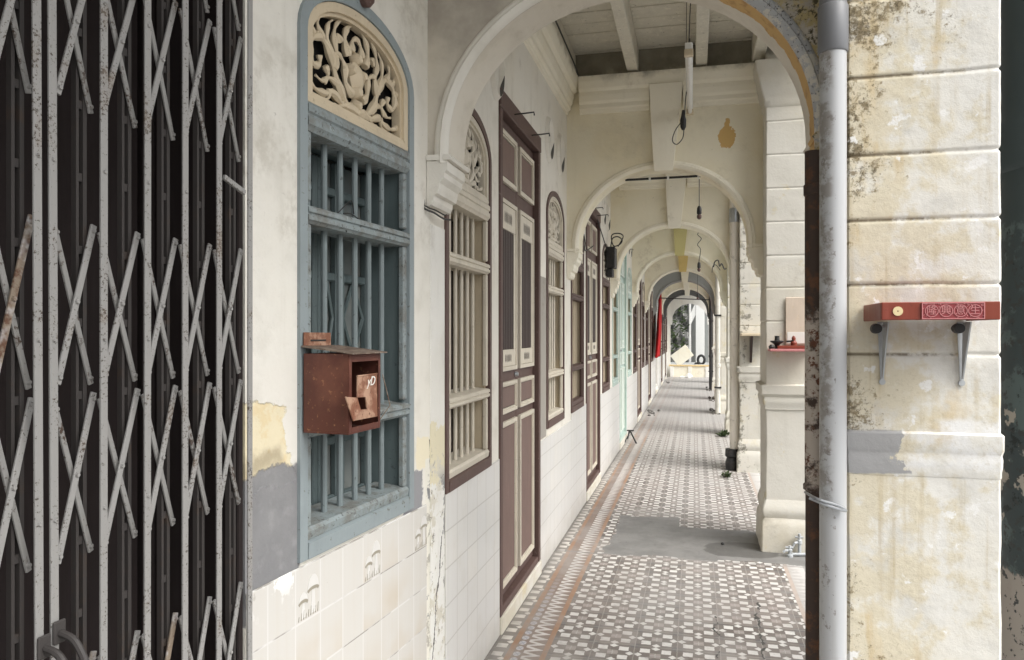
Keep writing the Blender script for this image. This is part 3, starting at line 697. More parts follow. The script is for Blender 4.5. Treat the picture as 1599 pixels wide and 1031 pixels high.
# ---- house 1 (next to the camera): slightly turned
h1 = empty('shophouse_front', (WX, 2.70, 0), PI2 - A1, 'worn white shophouse front nearest the camera, with the blue window and mushroom tiles', 'house', 'shophouse fronts along the walkway')
mb = MB(); GX0, GX1 = -3.3, -1.052
wall_front(mb, -4.6, .02, 3.9, [(GX0, GX1, 0, 3.05), (-.842, -.128, .925, 'arch')], .10)
mb.build('wall', 'wall1', h1)
mb = MB(); mb.box(-1.051, -.022, -.007, -.0005, 0, .912, .002)
tl = mb.build('dado_tiles', 'tile1', h1)
# mushroom pictures on three tiles
for k in (-7, -4, -1):
    g = MB(); st = MB(); x0 = -.013 + k * .12 + .006; z0 = .765
    for (cx, zb, hh, cw) in ((.030, .0, .066, .021), (.078, .0, .10, .027)):
        g.prism([(-cw * .45, zb + .004), (cw * .45, zb + .004), (cw * .22, hh * .68), (-cw * .22, hh * .68)], lambda p: (x0 + cx + p[0], -.0078, z0 + p[1]), lambda p: (x0 + cx + p[0], -.0072, z0 + p[1]))
        n = 12; g.prism([(cw * math.cos(math.pi * i / n), hh * .70 + hh * .42 * math.sin(math.pi * i / n) * (1 if i % n else 0)) for i in range(n + 1)], lambda p: (x0 + cx + p[0], -.0078, z0 + p[1]), lambda p: (x0 + cx + p[0], -.0072, z0 + p[1]))
        st.ring([(cw * 1.05 * math.cos(math.pi * i / n) + x0 + cx, z0 + hh * .70 - .001 + .010 * math.sin(math.pi * i / n)) for i in range(n + 1)], [(cw * .85 * math.cos(math.pi * i / n) + x0 + cx, z0 + hh * .70 - .006 + .006 * math.sin(math.pi * i / n)) for i in range(n + 1)], -.0084, -.0074)
    for q in range(9):
        gx = x0 + .008 + q * .0115; st.prism([(-.0012, 0), (.0012, 0), (.002, .014 + .006 * (q % 3))], lambda p: (gx + p[0], -.0084, z0 + p[1]), lambda p: (gx + p[0], -.0074, z0 + p[1]))
    g.build('mushroom_picture', 'mush', tl); st.build('mushroom_outline', 'outline', tl)
# dark recess behind the gate
mb = MB(); mb.box(GX1 - .02, GX1 - .0005, .004, .26, 0, 3.04, .003); mb.build('door_frame', 'darkdoor', h1)
mb = MB(); mb.box(GX0 - .3, GX1 + .06, .30, .34, 0, 3.05)
for k in range(14):
    xx = GX0 + .05 + k * .165; mb.box(xx, xx + .15, .262, .299, .05, 3.0, .006)
mb.build('folding_door', 'darkdoor', h1)
win1 = make_window(h1, -.485, .925, 'blue', 'blue_rail', 'beige_w', 'blue_bar', 'blue_in', 'blue_in', 'diamond')
nb = MB(); nb.lathe([(.012, 0), (.022, .01), (.024, .03), (.014, .045), (.004, .05)], 0, 0, 12)
o = smooth_angle(nb.build('knob', 'brown', h1)); o.rotation_euler = (R(90), 0, 0); o.location = (-.50, 0, 2.60)

# ---- the folding gate
gate = empty('folding_gate', (WX, 2.70, 0), PI2 - A1, 'grey flaking collapsible steel gate with crossed bars and two pull handles', 'gate')
fronts = [-2.02, -1.92, -1.82, -1.735, -1.647, -1.618, -1.522, -1.418, -1.316, -1.212, -1.106]
YF = -.055; YR = -.012
def lean(x): return -.022 * max(0, min(1, (-1.1 - x) / .5))      # old gate hangs a little askew
for i, x in enumerate(fronts):
    b = MB(); l = lean(x)
    b.box(-.0078, .0078, -.0025, .0025, .02, 3.0, .001)
    for z in [.3 + .31 * q for q in range(9)]:
        b.tube([(0, -.0026, z), (0, -.006, z)], [.0045, .003], 8)
    o = b.build('upright', 'gate', gate); o.location = (x, YF, 0); o.rotation_euler = (0, R(-.25) if x < -1.6 else (R(.05)), 0)
for i in range(1, len(fronts)):
    if i == 5: continue
    x = fronts[i] - .006
    b = MB(); b.box(-.019, -.013, -.006, .006, .02, 3.0); b.box(-.004, .004, -.006, .006, .02, 3.0)
    for q in range(22): b.box(-.0128, -.0042, -.004, .004, .09 + q * .134, .105 + q * .134)
    o = b.build('rear_upright', 'gate_d', gate); o.location = (x, YR, 0)
def strip(a, b, mat, w=.0062, t=.0025):
    a = Vector(a); b = Vector(b); d = (b - a); L = d.length; mbx = MB(); mbx.box(-w, w, -t, t, -.012, L + .012, .001)
    for q in (.0, .5, 1.0): mbx.tube([(0, -t, L * q), (0, -t - .004, L * q)], [.005, .0035], 8)
    o = mbx.build('lattice_bar', mat, gate); o.location = a; o.rotation_euler = d.to_track_quat('Z', 'Y').to_euler()
    o.rotation_euler = Vector((0, 0, 1)).rotation_difference(d.normalized()).to_euler()
rr = random.Random(3)
for i in range(len(fronts) - 1):
    if i == 4: continue
    xa, xb = fronts[i], fronts[i + 1] - .012
    for zc, hh in ((.50, .128), (.807, .128), (1.29, .128), (1.602, .128), (2.107, .128), (2.42, .128)):
        strip((xa + .010, YF + .007, zc - hh), (xb + .015, YR - .014, zc + hh + .012), 'gate_r' if rr.random() < .12 else 'gate')
        strip((xa + .020, YR - .016, zc + hh), (xb + .013, YR - .009, zc - hh - .006), 'gate_b', .0058)
for x, zt in ((-1.647, 1.02), (-1.618, 1.035)):
    b = MB(); b.tube(cr([(0, 0, 0), (.003, -.03, -.012), (.006, -.055, -.06), (.006, -.055, -.11), (.003, -.035, -.155), (0, 0, -.165)], 6), .0065, 8)
    b.box(-.012, .012, 0, .006, -.018, .022, .003)
    o = smooth_angle(b.build('handle', 'gate_d', gate)); o.location = (x, YF - .009, zt)
b = MB(); b.box(0, .075, -.004, .004, -.006, .006, .001); o = b.build('catch_bar', 'gate', gate); o.location = (-1.195, YF, 1.905); o.rotation_euler = (0, R(18), 0)
wb = empty('wooden_board', (WX, 2.70, 0), PI2 - A1, 'weathered wooden board hung low on the steel gate', 'board')
b = MB(); b.box(-1.86, -1.672, -.085, -.063, .70, .975, .004); b.build('plank', 'teak', wb, wob=.002)
b = MB(); b.box(-1.70, -1.688, -.094, -.0855, .70, .985, .002); b.build('batten', 'gate_d', wb)

# ---- mailbox
mbx = empty('mailbox', (WX, 2.70, 1.285), PI2 - A1, 'rusty red-brown metal mailbox with broken door hanging from blue window', 'mailbox')
x0, x1, y0, y1, Hh = -.828, -.655, -.016, -.155, .212
t = .0025
b = MB(); b.box(x0, x0 + t, y1, y0, 0, Hh); b.box(x1 - t, x1, y1, y0, 0, Hh); b.box(x0 + t, x1 - t, y0 - t, y0, 0, Hh); b.box(x0, x1, y1, y0, -.004, -.0005)
b.box(x0 + .001, x0 + .014, y1 - .002, y1 - .0005, 0, Hh); b.box(x1 - .012, x1 - .001, y1 - .002, y1 - .0005, 0, Hh); b.box(x0 + .015, x1 - .013, y1 - .002, y1 - .0005, Hh - .022, Hh)
b.box(x0 + .015, x1 - .013, y1 - .002, y1 - .0005, 0, .014)
b.build('body', 'mail', mbx, wob=.0012)
b = MB(); b.extx([(y0 + .004, Hh + .018), (y1 - .018, Hh - .001), (y1 - .018, Hh + .002), (y0 + .004, Hh + .022)], x0 - .006, x1 + .010); b.build('roof', 'mailroof', mbx, wob=.0025)
b = MB(); b.box(x0 + .002, x0 + .135, y0 - .001, y0 + .003, Hh + .021, Hh + .058, .001)
pb = b.build('back_plate', 'mailflap', mbx, wob=.001)
b = MB(); b.box(x0 + .03, x0 + .105, y0 - .0035, y0 - .0015, Hh + .034, Hh + .038); b.build('slot', 'black', pb)
b = MB()       # bent, torn door hanging open; outline (s, outward, z)
RB = {'tr': (-.687, .161, 1.437), 'br': (-.683, .160, 1.316), 'tl': (-.799, .163, 1.436), 'n': (-.858, .163, 1.385), 'bl': (-.823, .166, 1.318), 'h1': (-.805, .166, 1.379), 'h2': (-.757, .164, 1.377), 'h3': (-.753, .166, 1.343), 'h4': (-.791, .169, 1.345)}
def P3(k, d): q = RB[k]; return (q[0], -q[1] - d, q[2] - 1.285)
for quad in (('tl', 'h1', 'h2', 'tr'), ('n', 'bl', 'h4', 'h1'), ('bl', 'br', 'h3', 'h4'), ('tr', 'h2', 'h3', 'br')):
    v = [P3(k, 0) for k in quad] + [P3(k, .003) for k in quad]
    b.add(v, [(0, 1, 2, 3), (7, 6, 5, 4), (0, 4, 5, 1), (1, 5, 6, 2), (2, 6, 7, 3), (3, 7, 4, 0)])
b.tube([P3('tl', .002), P3('tr', .002)], .003, 6); b.tube([P3('n', .002), P3('bl', .002)], .0025, 6)
fo = b.build('door_flap', 'mailflap', mbx)
tx = text_mesh('lettering', 'yD', .036, 'letter', fo, (-.728, -.167, .133), (R(90), 0, 0), .0006, .35)
b = MB(); b.tube([(x1 - .004, y1 - .004, .02), (x1 + .006, y1 - .03, .06), (x1 - .002, y1 - .01, .15)], .0015, 5); b.build('hinge_wire', 'gate_r', mbx)

# ---- house 2.. : styles
def cornice(parent, x0, x1, mat='cream_light'):
    b = MB(); b.extx(CORN, x0, x1); return b.build('cornice', mat, parent)
def hook(parent, x, z):
    b = MB(); b.tube([(x, -.01, z), (x, -.10, z + .004), (x, -.125, z + .006), (x, -.128, z - .012)], .004, 6); b.build('hook', 'black', parent)
def house(k, label, wst, dst):
    """house k starts just past arch k-1; local origin at its arch's near face"""
    y = ay(k - 1)
    h = empty('shophouse_front', (WX, y, 0), PI2, label, 'house', 'shophouse fronts along the walkway')
    b = MB(); wins = (.193, 2.34); zb = .905
    wall_front(b, .02, PITCH + (.02 if k < 9 else 0), 3.9, [(wins[0], wins[0] + .70, zb, 'arch'), (1.063, 2.10, .0, 2.82), (wins[1], wins[1] + .70, zb, 'arch')], .11)
    b.build('wall', 'wall', h)
    b = MB(); b.box(.20, 1.061, -.007, -.0005, 0, zb + .004, .002); b.build('dado_tiles', 'tile2', h); b = MB(); b.box(2.102, PITCH + .198, -.007, -.0005, 0, zb - .001 if k > 2 else zb - .055, .002)
    b.build('dado_tiles', 'tile2', h)
    cornice(h, .203, PITCH - .02)
    if k == 2: b = MB(); b.box(.021, .188, -.0045, -.0005, 0, 1.97, .001); b.build('party_wall_strip', 'strip', h)
    for i, xw in enumerate(wins):
        make_window(h, xw + .35, zb, *wst)
    make_door(h, 1.063, .09, 1.037, 2.73, *dst)
    b = MB(); b.box(1.063, 2.10, -.02, .1, 0, .088, .006); b.build('threshold', 'pier', h)
    for xx in (1.0, 2.42, 2.86):
        v = MB(); vd = MB(); vent(v, xx, 2.89); vent_dark(vd, xx, 2.89)
        vo = v.build('vent_ring', 'wall', h); vd.build('vent_gap', 'mildew', vo)
    hook(h, 1.35, 2.76); hook(h, 1.80, 2.76)
    return h
BR = ('brown', 'cream_w', 'cream_w', 'cream_w', 'beige_w', 'brown_d', 'shutter')
BRD = ('brown', 'brown', 'cream_w', 'beige_w', 'beige_w', 'brown_d', 'shutter')
MI = ('mint', 'mint', 'mint_l', 'beige_w', 'beige_w', 'beige_w', 'shutter')
DD = ('brown', 'cream_w', 'brown_l', 'brown_d'); MD = ('mint', 'mint_l', 'mint_l', 'mint')
WD = ('white_w', 'white_w', 'brown_l', 'brown_d')
h2 = house(2, 'shophouse front with cream barred windows and brown double door, just after the blue window', BR, DD)
h3 = house(3, 'second brown-doored shophouse front, with all-brown window rails, before the mint green one', BRD, DD)
h4 = house(4, 'mint green shophouse front with pale green door, beyond the two brown ones', MI, MD)
h5 = house(5, 'brown-framed shophouse front just beyond the mint green one', BRD, DD)
h6 = house(6, 'brown shophouse front just before the hanging red cloth', BRD, DD)
h7 = house(7, 'shophouse front with white painted frames beside the red cloth', ('white_w', 'white_w', 'white_w', 'white_w', 'beige_w', 'brown_d', 'shutter'), WD)
h8 = house(8, 'last brown shophouse front under the dark painted arch', BRD, DD)
h9 = house(9, 'farthest shophouse front next to the low end wall', BRD, DD)
# grey wall strip by house 2's door
b = MB(); b.box(2.13, 2.33, -.0035, -.0005, .86, 1.93, .001); b.build('cement_strip', 'cement', h2)

# ------------------------------------------------------------------ arches
def arch_curve(xr=.50):
    L = [(-.98, 1.995), (-.965, 2.0), (-.955, 2.02), (-.952, 2.045), (-.935, 2.052), (-.928, 2.075), (-.925, 2.10), (-.905, 2.125), (-.903, 2.15), (-.892, 2.16), (-.890, 2.20)]
    c, a, sp = -.2475, .6375, 2.24; rise = .585
    E_ = []
    for i in range(37):
        t = math.pi * (1 - i / 36); s_ = math.sin(t)
        E_.append((c + a * math.cos(t), sp + rise * abs(s_) ** .96))
    Rr = [(2 * c - p[0], p[1]) for p in reversed(L)]
    Rr = [(min(p[0] , xr), p[1]) for p in Rr]
    return L, E_, Rr
def make_arch(k, label, mwall='cream', mmould='cream_light', mkey='cream_light', key=True, zt=3.80, thick=.20, msoff=None):
    y = ay(k); o = empty('arch', (0, y, 0), 0, label, 'arch', 'cross arches over the walkway')
    L, E_, Rr = arch_curve(.493)
    if k == 1:
        L = [(-.98 + (p[0] + .98) * .86, 2.20 - (2.20 - p[1]) * .80) for p in L]; E_ = [(p[0] - .012 * max(0, -(p[0] + .2475)) / .6375, p[1]) for p in E_]
    pts = L + E_ + Rr; pts.append((.55, pts[-1][1]))
    b = MB(); so = MB()
    for i in range(len(pts) - 1):
        p, q = pts[i], pts[i + 1]
        if q[0] - p[0] > 1e-5:
            n = 1
            b.add([(p[0], 0, p[1]), (q[0], 0, q[1]), (q[0], 0, zt), (p[0], 0, zt)], [(0, 1, 2, 3)])
            b.add([(p[0], thick, p[1]), (q[0], thick, q[1]), (q[0], thick, zt), (p[0], thick, zt)], [(0, 3, 2, 1)])
        so.add([(p[0], 0, p[1]), (q[0], 0, q[1]), (q[0], thick, q[1]), (p[0], thick, p[1])], [(0, 3, 2, 1)])
    b.build('wall', mwall, o); so.build('soffit', msoff or mwall, o)
    # moulding around the opening, near face
    m = MB(); prof = [(0.0, .001), (.0, -.006), (.012, -.020), (.026, -.024), (.032, -.016), (.040, -.016), (.052, -.010), (.056, .001)]
    cx, cz = -.2475, 2.24; ring = []
    P = [(E_[0][0], 2.19)] + E_ + [(E_[-1][0], 2.19)]
    for i, p in enumerate(P):
        a_, c_ = P[max(i - 1, 0)], P[min(i + 1, len(P) - 1)]; tx, tz = c_[0] - a_[0], c_[1] - a_[1]; l = math.hypot(tx, tz); nx, nz = -tz / l, tx / l
        ring.append([(p[0] + nx * u, d, p[1] + nz * u) for u, d in prof])
    n = len(prof); m.add([v for r_ in ring for v in r_], [(i * n + j, i * n + j + 1, (i + 1) * n + j + 1, (i + 1) * n + j) for i in range(len(ring) - 1) for j in range(n - 1)])
    m.add(ring[0], [tuple(range(n))]); m.add(ring[-1], [tuple(range(n - 1, -1, -1))])
    smooth_angle(m.build('arch_moulding', mmould, o), 50)
    # corbels: profile a little prouder than the wall
    for sg in (0, 1):
        c = MB(); pr = L if sg == 0 else Rr
        q = [(x + (.006 if sg == 0 else -.006), z - .006) for x, z in pr]
        base = [(-.9795, 2.20), (-.9795, 1.985 if k > 1 else 2.027)] if sg == 0 else [(.494, 1.985), (.494, 2.20)]
        poly = q + base
        c.exty(poly, -.016, thick + .010); c.exty([(x0_, z_) for x0_, z_ in ((-.9795, 2.201), (-.9795, 2.222), (-.888, 2.222), (-.878, 2.212), (-.884, 2.201))] if sg == 0 else [(.494, 2.201), (.389, 2.201), (.383, 2.212), (.393, 2.222), (.494, 2.222)], -.022, thick + .016)
        c.build('corbel', mmould if k > 1 or sg == 0 else mwall, o, wob=.004)
    if key:
        kk = MB(); T, B = (-.335, -.085), (-.300, -.160)
        d1, d0 = -.105, -.050; zT, zB = 3.44, 2.795
        kk.add([(T[0], 0.0, zT), (T[1], 0.0, zT), (T[1], d1, zT), (T[0], d1, zT), (B[0], 0.0, zB), (B[1], 0.0, zB), (B[1], d0, zB), (B[0], d0, zB)],
               [(0, 1, 2, 3), (7, 6, 5, 4), (3, 2, 6, 7), (1, 5, 6, 2), (0, 3, 7, 4)])
        kk.build('keystone', mkey, o)
        cc = MB()
        for xa, xb in ((-.875, -.337), (-.083, .492)): cc.extx(CORN, xa, xb)
        cc.extx([(y_, z_) for y_, z_ in CORN if z_ >= 3.43] , -.336, -.084)
        cc.build('cornice', mmould, o)
    return o
make_arch(1, 'nearest arch, sooty on the left and stained orange and mossy on the right', 'arch1', 'arch1m', key=False)
make_arch(2, 'cream arch with ochre peeled spot and cornice, second from the camera', 'cream_peel')
make_arch(3, 'third arch along the walkway, cream all over', mkey='olive_key' if False else 'cream_light')
make_arch(4, 'arch with an olive yellow keystone, right before the orange-keyed one', mkey='olive_key', mwall='cream')
make_arch(5, 'cream arch with an orange-yellow keystone, right before the grey arch', 'cream', 'cream_light', 'yellow_key')
make_arch(6, 'grey painted arch with a pale keystone, near the red cloth', 'grey_arch', 'grey_arch', 'cream')
make_arch(7, 'pale arch between the grey one and the dark painted one', 'cream')
make_arch(8, 'dark grey painted arch near the far end', 'dark_arch', 'dark_arch', 'cream_light')
# white scalloped end arch
ea = empty('end_arch', (0, 28.3, 0), 0, 'white scalloped arch closing the far end of the walkway', 'arch')
b = MB(); cpts = []
for i in range(61):
    t = math.pi * (1 - i / 60); rr_ = 1 + .025 * abs(math.sin(t * 7)); cpts.append((-.17 + .62 * rr_ * math.cos(t), 2.05 + .60 * rr_ * math.sin(t)))
pts = [(-.98, 1.9), (-.80, 1.9)] + cpts + [(.46, 1.9), (.60, 1.9)]
for i in range(len(pts) - 1):
    p, q = pts[i], pts[i + 1]
    if q[0] > p[0] + 1e-6:
        for yy, fo_ in ((0, (0, 1, 2, 3)), (.12, (0, 3, 2, 1))): b.add([(p[0], yy, p[1]), (q[0], yy, q[1]), (q[0], yy, 3.2), (p[0], yy, 3.2)], [fo_])
    b.add([(p[0], 0, p[1]), (q[0], 0, q[1]), (q[0], .12, q[1]), (p[0], .12, p[1])], [(0, 3, 2, 1)])
b.box(-.98, -.86, 0, .12, 0, 1.9); b.box(.50, .60, 0, .12, 0, 1.9)
b.build('wall', 'wall_low', ea)

# ------------------------------------------------------------------ piers
def make_pier(x0, x1, y0, y1, label, mat, grooves, dado, cap=True, step=.02, nsub=6, ztop=3.62, msc=1.0):
    o = empty('pier', ((x0 + x1) / 2, y0, 0), 0, label, 'pillar', 'street-side piers of the walkway')
    ox, oy = (x0 + x1) / 2, y0
    z = 0.0; secs = []
    while z < ztop + 1e-6:
        ins = 0.0
        for g in grooves:
            if abs(z - g) < .008: ins = max(ins, .005 * (1 - abs(z - g) / .008))
        secs.append((z, -ins)); z += .004 if any(abs(z - g) < .02 for g in grooves) else step
    def sec(z, d): 
        pts = []; a0, a1, b0, b1 = x0 - d - ox, x1 + d - ox, y0 - d - oy, y1 + d - oy
        r = .008
        base = [(a0 + r, b0), (a1 - r, b0), (a1, b0 + r), (a1, b1 - r), (a1 - r, b1), (a0 + r, b1), (a0, b1 - r), (a0, b0 + r)]
        for i in range(8):
            p, q = base[i], base[(i + 1) % 8]; n = nsub if i % 2 == 0 else 1
            for j in range(n): pts.append((p[0] + (q[0] - p[0]) * j / n, p[1] + (q[1] - p[1]) * j / n, z))
        return pts
    def loft(secs, name, wob):
        b = MB(); n = len(sec(0, 0)); 
        b.add([v for (z, d) in secs for v in sec(z, d)], [(i * n + k, i * n + (k + 1) % n, (i + 1) * n + (k + 1) % n, (i + 1) * n + k) for i in range(len(secs) - 1) for k in range(n)])
        b.add(sec(*secs[0]), [tuple(range(n - 1, -1, -1))]); b.add(sec(*secs[-1]), [tuple(range(n))])
        return smooth_angle(b.build(name, mat, o, wob=wob), 40)
    loft(secs, 'shaft', .0028)
    dz0, dz1 = dado; hgt = dz1 - dz0
    loft([(dz0, .001), (dz0 + .003, .009 * msc), (dz0 + hgt * .15, .010 * msc), (dz0 + hgt * .25, .018 * msc), (dz0 + hgt * .42, .020 * msc), (dz0 + hgt * .5, .014 * msc), (dz0 + hgt * .55, .020 * msc), (dz0 + hgt * .62, .032 * msc), (dz0 + hgt * .95, .034 * msc), (dz1, .001)], 'dado_moulding', .0022)
    loft([(.0, .030), (.10, .030), (.18, .028), (.215, .022), (.24, .008), (.27, .020), (.30, .022), (.33, .014), (.37, .001)], 'base_moulding', .004)
    if cap: loft([(3.17, .001), (3.19, .010), (3.22, .010), (3.25, .02), (3.30, .035), (3.36, .05), (3.40, .055), (3.42, .07), (3.49, .075), (3.50, .001)], 'capital', .002)
    return o
make_pier(.446, .862, 2.45, 2.96, 'nearest pier, stained with ochre mildew, carrying the red-brown altar shelf', 'pier1', (2.319, 2.086, 1.89, 1.697, 1.49, 2.55, 2.78), (1.130, 1.262), step=.012, nsub=24, msc=.22)
GR = (3.07, 2.83, 2.59, 2.35, 2.11, 1.88, 1.64)
make_pier(.494, .90, 5.68, 6.13, 'second pier, clean cream with fine courses, holding the small red shrine', 'pier', GR, (1.01, 1.193), nsub=10)
make_pier(.494, .90, 8.88, 9.33, 'third pier, blackened with moss behind the cream drainpipe', 'pier3', GR, (1.01, 1.193))
for k in range(4, 9):
    make_pier(.494, .90, ay(k) - .22, ay(k) + .23, '%s street-side pier down the walkway' % {4: 'fourth', 5: 'fifth', 6: 'sixth', 7: 'seventh', 8: 'eighth and farthest'}[k] + (', behind the thin white drainpipe' if k == 5 else ''), 'pier', GR, (1.01, 1.193), step=.05, nsub=3)

# ------------------------------------------------------------------ ceilings
NAMES = ['over the camera', 'with the hanging tube lamp, between the first two arches', 'between the second and third arches', 'between the third and fourth arches', 'between the olive-keyed and orange-keyed arches', 'just before the grey arch', 'just past the grey arch', 'just before the dark arch', 'at the far end']
for k in range(0, 9):
    ya, yb = ay(k) + .201, ay(k + 1) - .001
    if k == 8: yb = 28.2
    c = empty('timber_ceiling', (0, ya, 0), 0, 'white painted plank ceiling on joists ' + NAMES[k], 'ceiling', 'plank ceilings over the walkway')
    b = MB(); yy = 0.0; j = 0
    while yy < yb - ya - .02:
        w = min(.185, yb - ya - yy); b.box(-.9795, .499, yy + .005, yy + w - .006, 3.742 + .002 * (j % 2), 3.765 + .002 * (j % 2), .003); yy += w; j += 1
    b.build('planks', 'ceil', c, wob=.002)
    for xj in (-.95, -.46, .05, .455):
        q = MB(); q.box(xj - .042, xj + .042, .0, yb - ya, 3.56, 3.741, .006); q.build('joist', 'ceil', c)

# ------------------------------------------------------------------ pipes by pier 1
p = empty('drainpipe', (.398, 2.395, 0), 0, 'white plastic drainpipe with a dark grey upper length, in front of the nearest pier', 'pipe')
b = MB(); b.lathe([(.0375, .02), (.0375, 2.385)], 0, 0, 32); smooth_angle(b.build('pipe', 'pvc', p))
b = MB(); b.lathe([(.040, 2.38), (.0425, 2.385), (.0425, 2.515), (.041, 2.518), (.0385, 2.52), (.0385, 3.6)], 0, 0, 32); smooth_angle(b.build('upper_pipe', 'pvc_g', p))
b = MB(); b.tube(cr([(-.075, .02, 1.075), (-.05, -.045, 1.07), (.0, -.046, 1.055), (.022, -.045, 1.045), (.024, -.05, 1.04), (-.02, -.052, 1.052), (-.07, -.03, 1.068)], 5), .004, 7); b.build('wire_tie', 'metal', p)
p = empty('iron_pipe', (.372, 2.60, 0), 0, 'rusty black iron pipe standing just behind the white drainpipe', 'pipe')
b = MB(); b.lathe([(.024, .0), (.024, 1.045), (.031, 1.05), (.031, 1.065), (.026, 1.07), (.026, 1.995), (.030, 2.0), (.030, 2.03), (.026, 2.035), (.026, 2.14)], 0, 0, 22); smooth_angle(b.build('pipe', 'iron', p, wob=.0015))
p = empty('drainpipe', (.449, 9.02, 0), 0, 'cream drainpipe with a metal collar in front of the mossy pier', 'pipe')
b = MB(); b.lathe([(.060, .10), (.058, .2), (.058, 3.6)], 0, 0, 24); smooth_angle(b.build('pipe', 'pipe_c', p, wob=.002))
b = MB(); b.lathe([(.064, 2.83), (.066, 2.85), (.064, 2.98), (.06, 2.99)], 0, 0, 24); smooth_angle(b.build('collar', 'metal', p))
b = MB(); b.lathe([(.07, .0), (.072, .09), (.055, .14), (.075, .16), (.07, .24)], -.035, -.03, 14); b.build('shoe', 'black', p)
for (yy, lab, r) in ((15.2, 'thin white drainpipe midway along the walkway, by the fifth pier', .05), (21.7, 'black drainpipe standing before the seventh pier', .05)):
    p = empty('drainpipe', (.44, yy, 0), 0, lab, 'pipe')
    b = MB(); b.lathe([(r, 0), (r, .9), (r * 1.15, .91), (r * 1.15, .97), (r, .98), (r, 3.6)], 0, 0, 16); smooth_angle(b.build('pipe', 'pipe_w' if yy < 20 else 'black', p))
    b = MB(); b.box(-r * 1.3, r * 1.3, -r * 1.2, r * 1.2, 1.9, 1.93, .003); b.box(-r * 1.3, r * 1.3, -r * 1.2, r * 1.2, .5, .53, .003); b.build('clamp', 'black', p)

# ------------------------------------------------------------------ altar shelf on pier 1
a = empty('altar_shelf', (.491, 2.218, 1.40), 0, 'red-brown altar shelf with a brass coin and a carved plaque, on the nearest pier', 'shelf')
b = MB(); b.box(0, .286, 0, .012, .188, .236, .002); b.box(0, .012, .0125, .226, .188, .236, .002); b.box(.274, .286, .0125, .226, .188, .236, .002); b.build('fascia', 'altar', a)
b = MB(); b.box(.0125, .2735, .0125, .226, .198, .210, .001); b.build('board', 'altar', a)
b = MB(); b.box(.097, .249, -.004, -.0005, .189, .2345, .001)
pq = b.build('plaque', 'altar_r', a)
b = MB(); frame_rect(b, .098, .248, .190, .2335, .0022, -.0058, -.0042)
for q in range(4):
    cx = .1215 + q * .0345; n = 24; b.ring([(cx + .0165 * math.cos(2 * math.pi * i / n), .2118 + .0165 * math.sin(2 * math.pi * i / n)) for i in range(n + 1)], [(cx + .0148 * math.cos(2 * math.pi * i / n), .2118 + .0148 * math.sin(2 * math.pi * i / n)) for i in range(n + 1)], -.0058, -.0042)
r5 = random.Random(5)
for q in range(120):
    cx = .101 + r5.random() * .144; cz = .193 + r5.random() * .0375
    if any((cx - .1215 - k * .0345) ** 2 + (cz - .2118) ** 2 < .0178 ** 2 for k in range(4)): continue
    s_ = .0012; an = r5.random() * 3.1; b.tube([(cx - s_ * 1.6 * math.cos(an), -.0048, cz - s_ * 1.6 * math.sin(an)), (cx + s_ * 1.6 * math.cos(an), -.0048, cz + s_ * 1.6 * math.sin(an))], .0008, 4)
b.build('relief', 'altar_p', pq)
for q, ch in enumerate('隆興意生'):
    text_mesh('character', ch, .026, 'altar_p', pq, (.1215 + q * .0345, -.0048, .2118), (R(90), 0, 0), .0008)
b = MB(); n = 24
b.ring([(.040 + .0125 * math.cos(2 * math.pi * i / n), .2118 + .0125 * math.sin(2 * math.pi * i / n)) for i in range(n + 1)], [(.040 + .002 * math.cos(2 * math.pi * i / n), .2118 + .002 * math.sin(2 * math.pi * i / n)) for i in range(n + 1)], -.003, -.0005)
b.build('coin', 'coin', a)
for xb in (.052, .285 - .020):
    b = MB(); y_ = .216
    b.prism([(-.013, .186), (.013, .186), (.004, .0), (-.004, .0)], lambda p_: (xb + p_[0], y_ + .010, p_[1]), lambda p_: (xb + p_[0], y_ + .013, p_[1]))
    b.prism([(.150, .185), (.214, .185), (.222, .02), (.216, .02)], lambda p_: (xb - .002, p_[0], p_[1]), lambda p_: (xb + .002, p_[0], p_[1]))
    b.tube([(xb, y_ + .008, .008), (xb, y_ + .014, .008)], .009, 10); b.build('bracket', 'brk', a)
    b = MB(); b.tube([(xb - .035, .13, .166), (xb - .035, .15, .166), (xb - .035, .165, .166)], [.014, .015, .012], 16); smooth_angle(b.build('knob', 'black', a))
    b = MB(); b.tube([(xb - .035, .165, .166), (xb - .02, .185, .170), (xb - .004, .19, .172)], .004, 6); b.build('bolt', 'brk', a)

# altar 2, on the second pier
a2 = empty('altar_shelf', (.508, 5.50, 1.43), 0, 'small pinkish red shrine shelf on the clean second pier', 'shelf')
b = MB(); b.box(0, .30, 0, .178, 0, .018, .003); b.build('board', 'altar_p', a2)
b = MB(); b.box(.05, .30, .02, .17, .0185, .040, .003); b.build('tray', 'altar', a2)
bp = empty('shrine_board', (.628, 5.66, 1.475), 0, 'pinkish worn board leaning on the second pier above the shrine shelf', 'board')
b = MB(); b.box(0, .20, 0, .012, 0, .335, .003); b.build('panel', 'peach', bp); b = MB(); b.box(.01, .19, -.003, -.0005, .01, .09, .001); b.build('paper', 'letter', bp)
cn = empty('incense_burner', (.560, 5.56, 1.448), 0, 'small black incense burner on the left end of the shrine shelf', 'incense burner')
b = MB(); b.lathe([(.02, 0), (.012, .012), (.02, .03), (.045, .048), (.046, .056), (.018, .058), (.015, .085), (.02, .09)], 0, 0, 16); smooth_angle(b.build('bowl', 'black', cn))
b = MB(); b.lathe([(.018, 0), (.022, .015), (.01, .03)], -.038, -.03, 12); b.build('foot', 'black', cn)
ft = empty('red_figurine', (.672, 5.58, 1.471), 0, 'tiny dark red ornament in front of the shrine board', 'ornament')
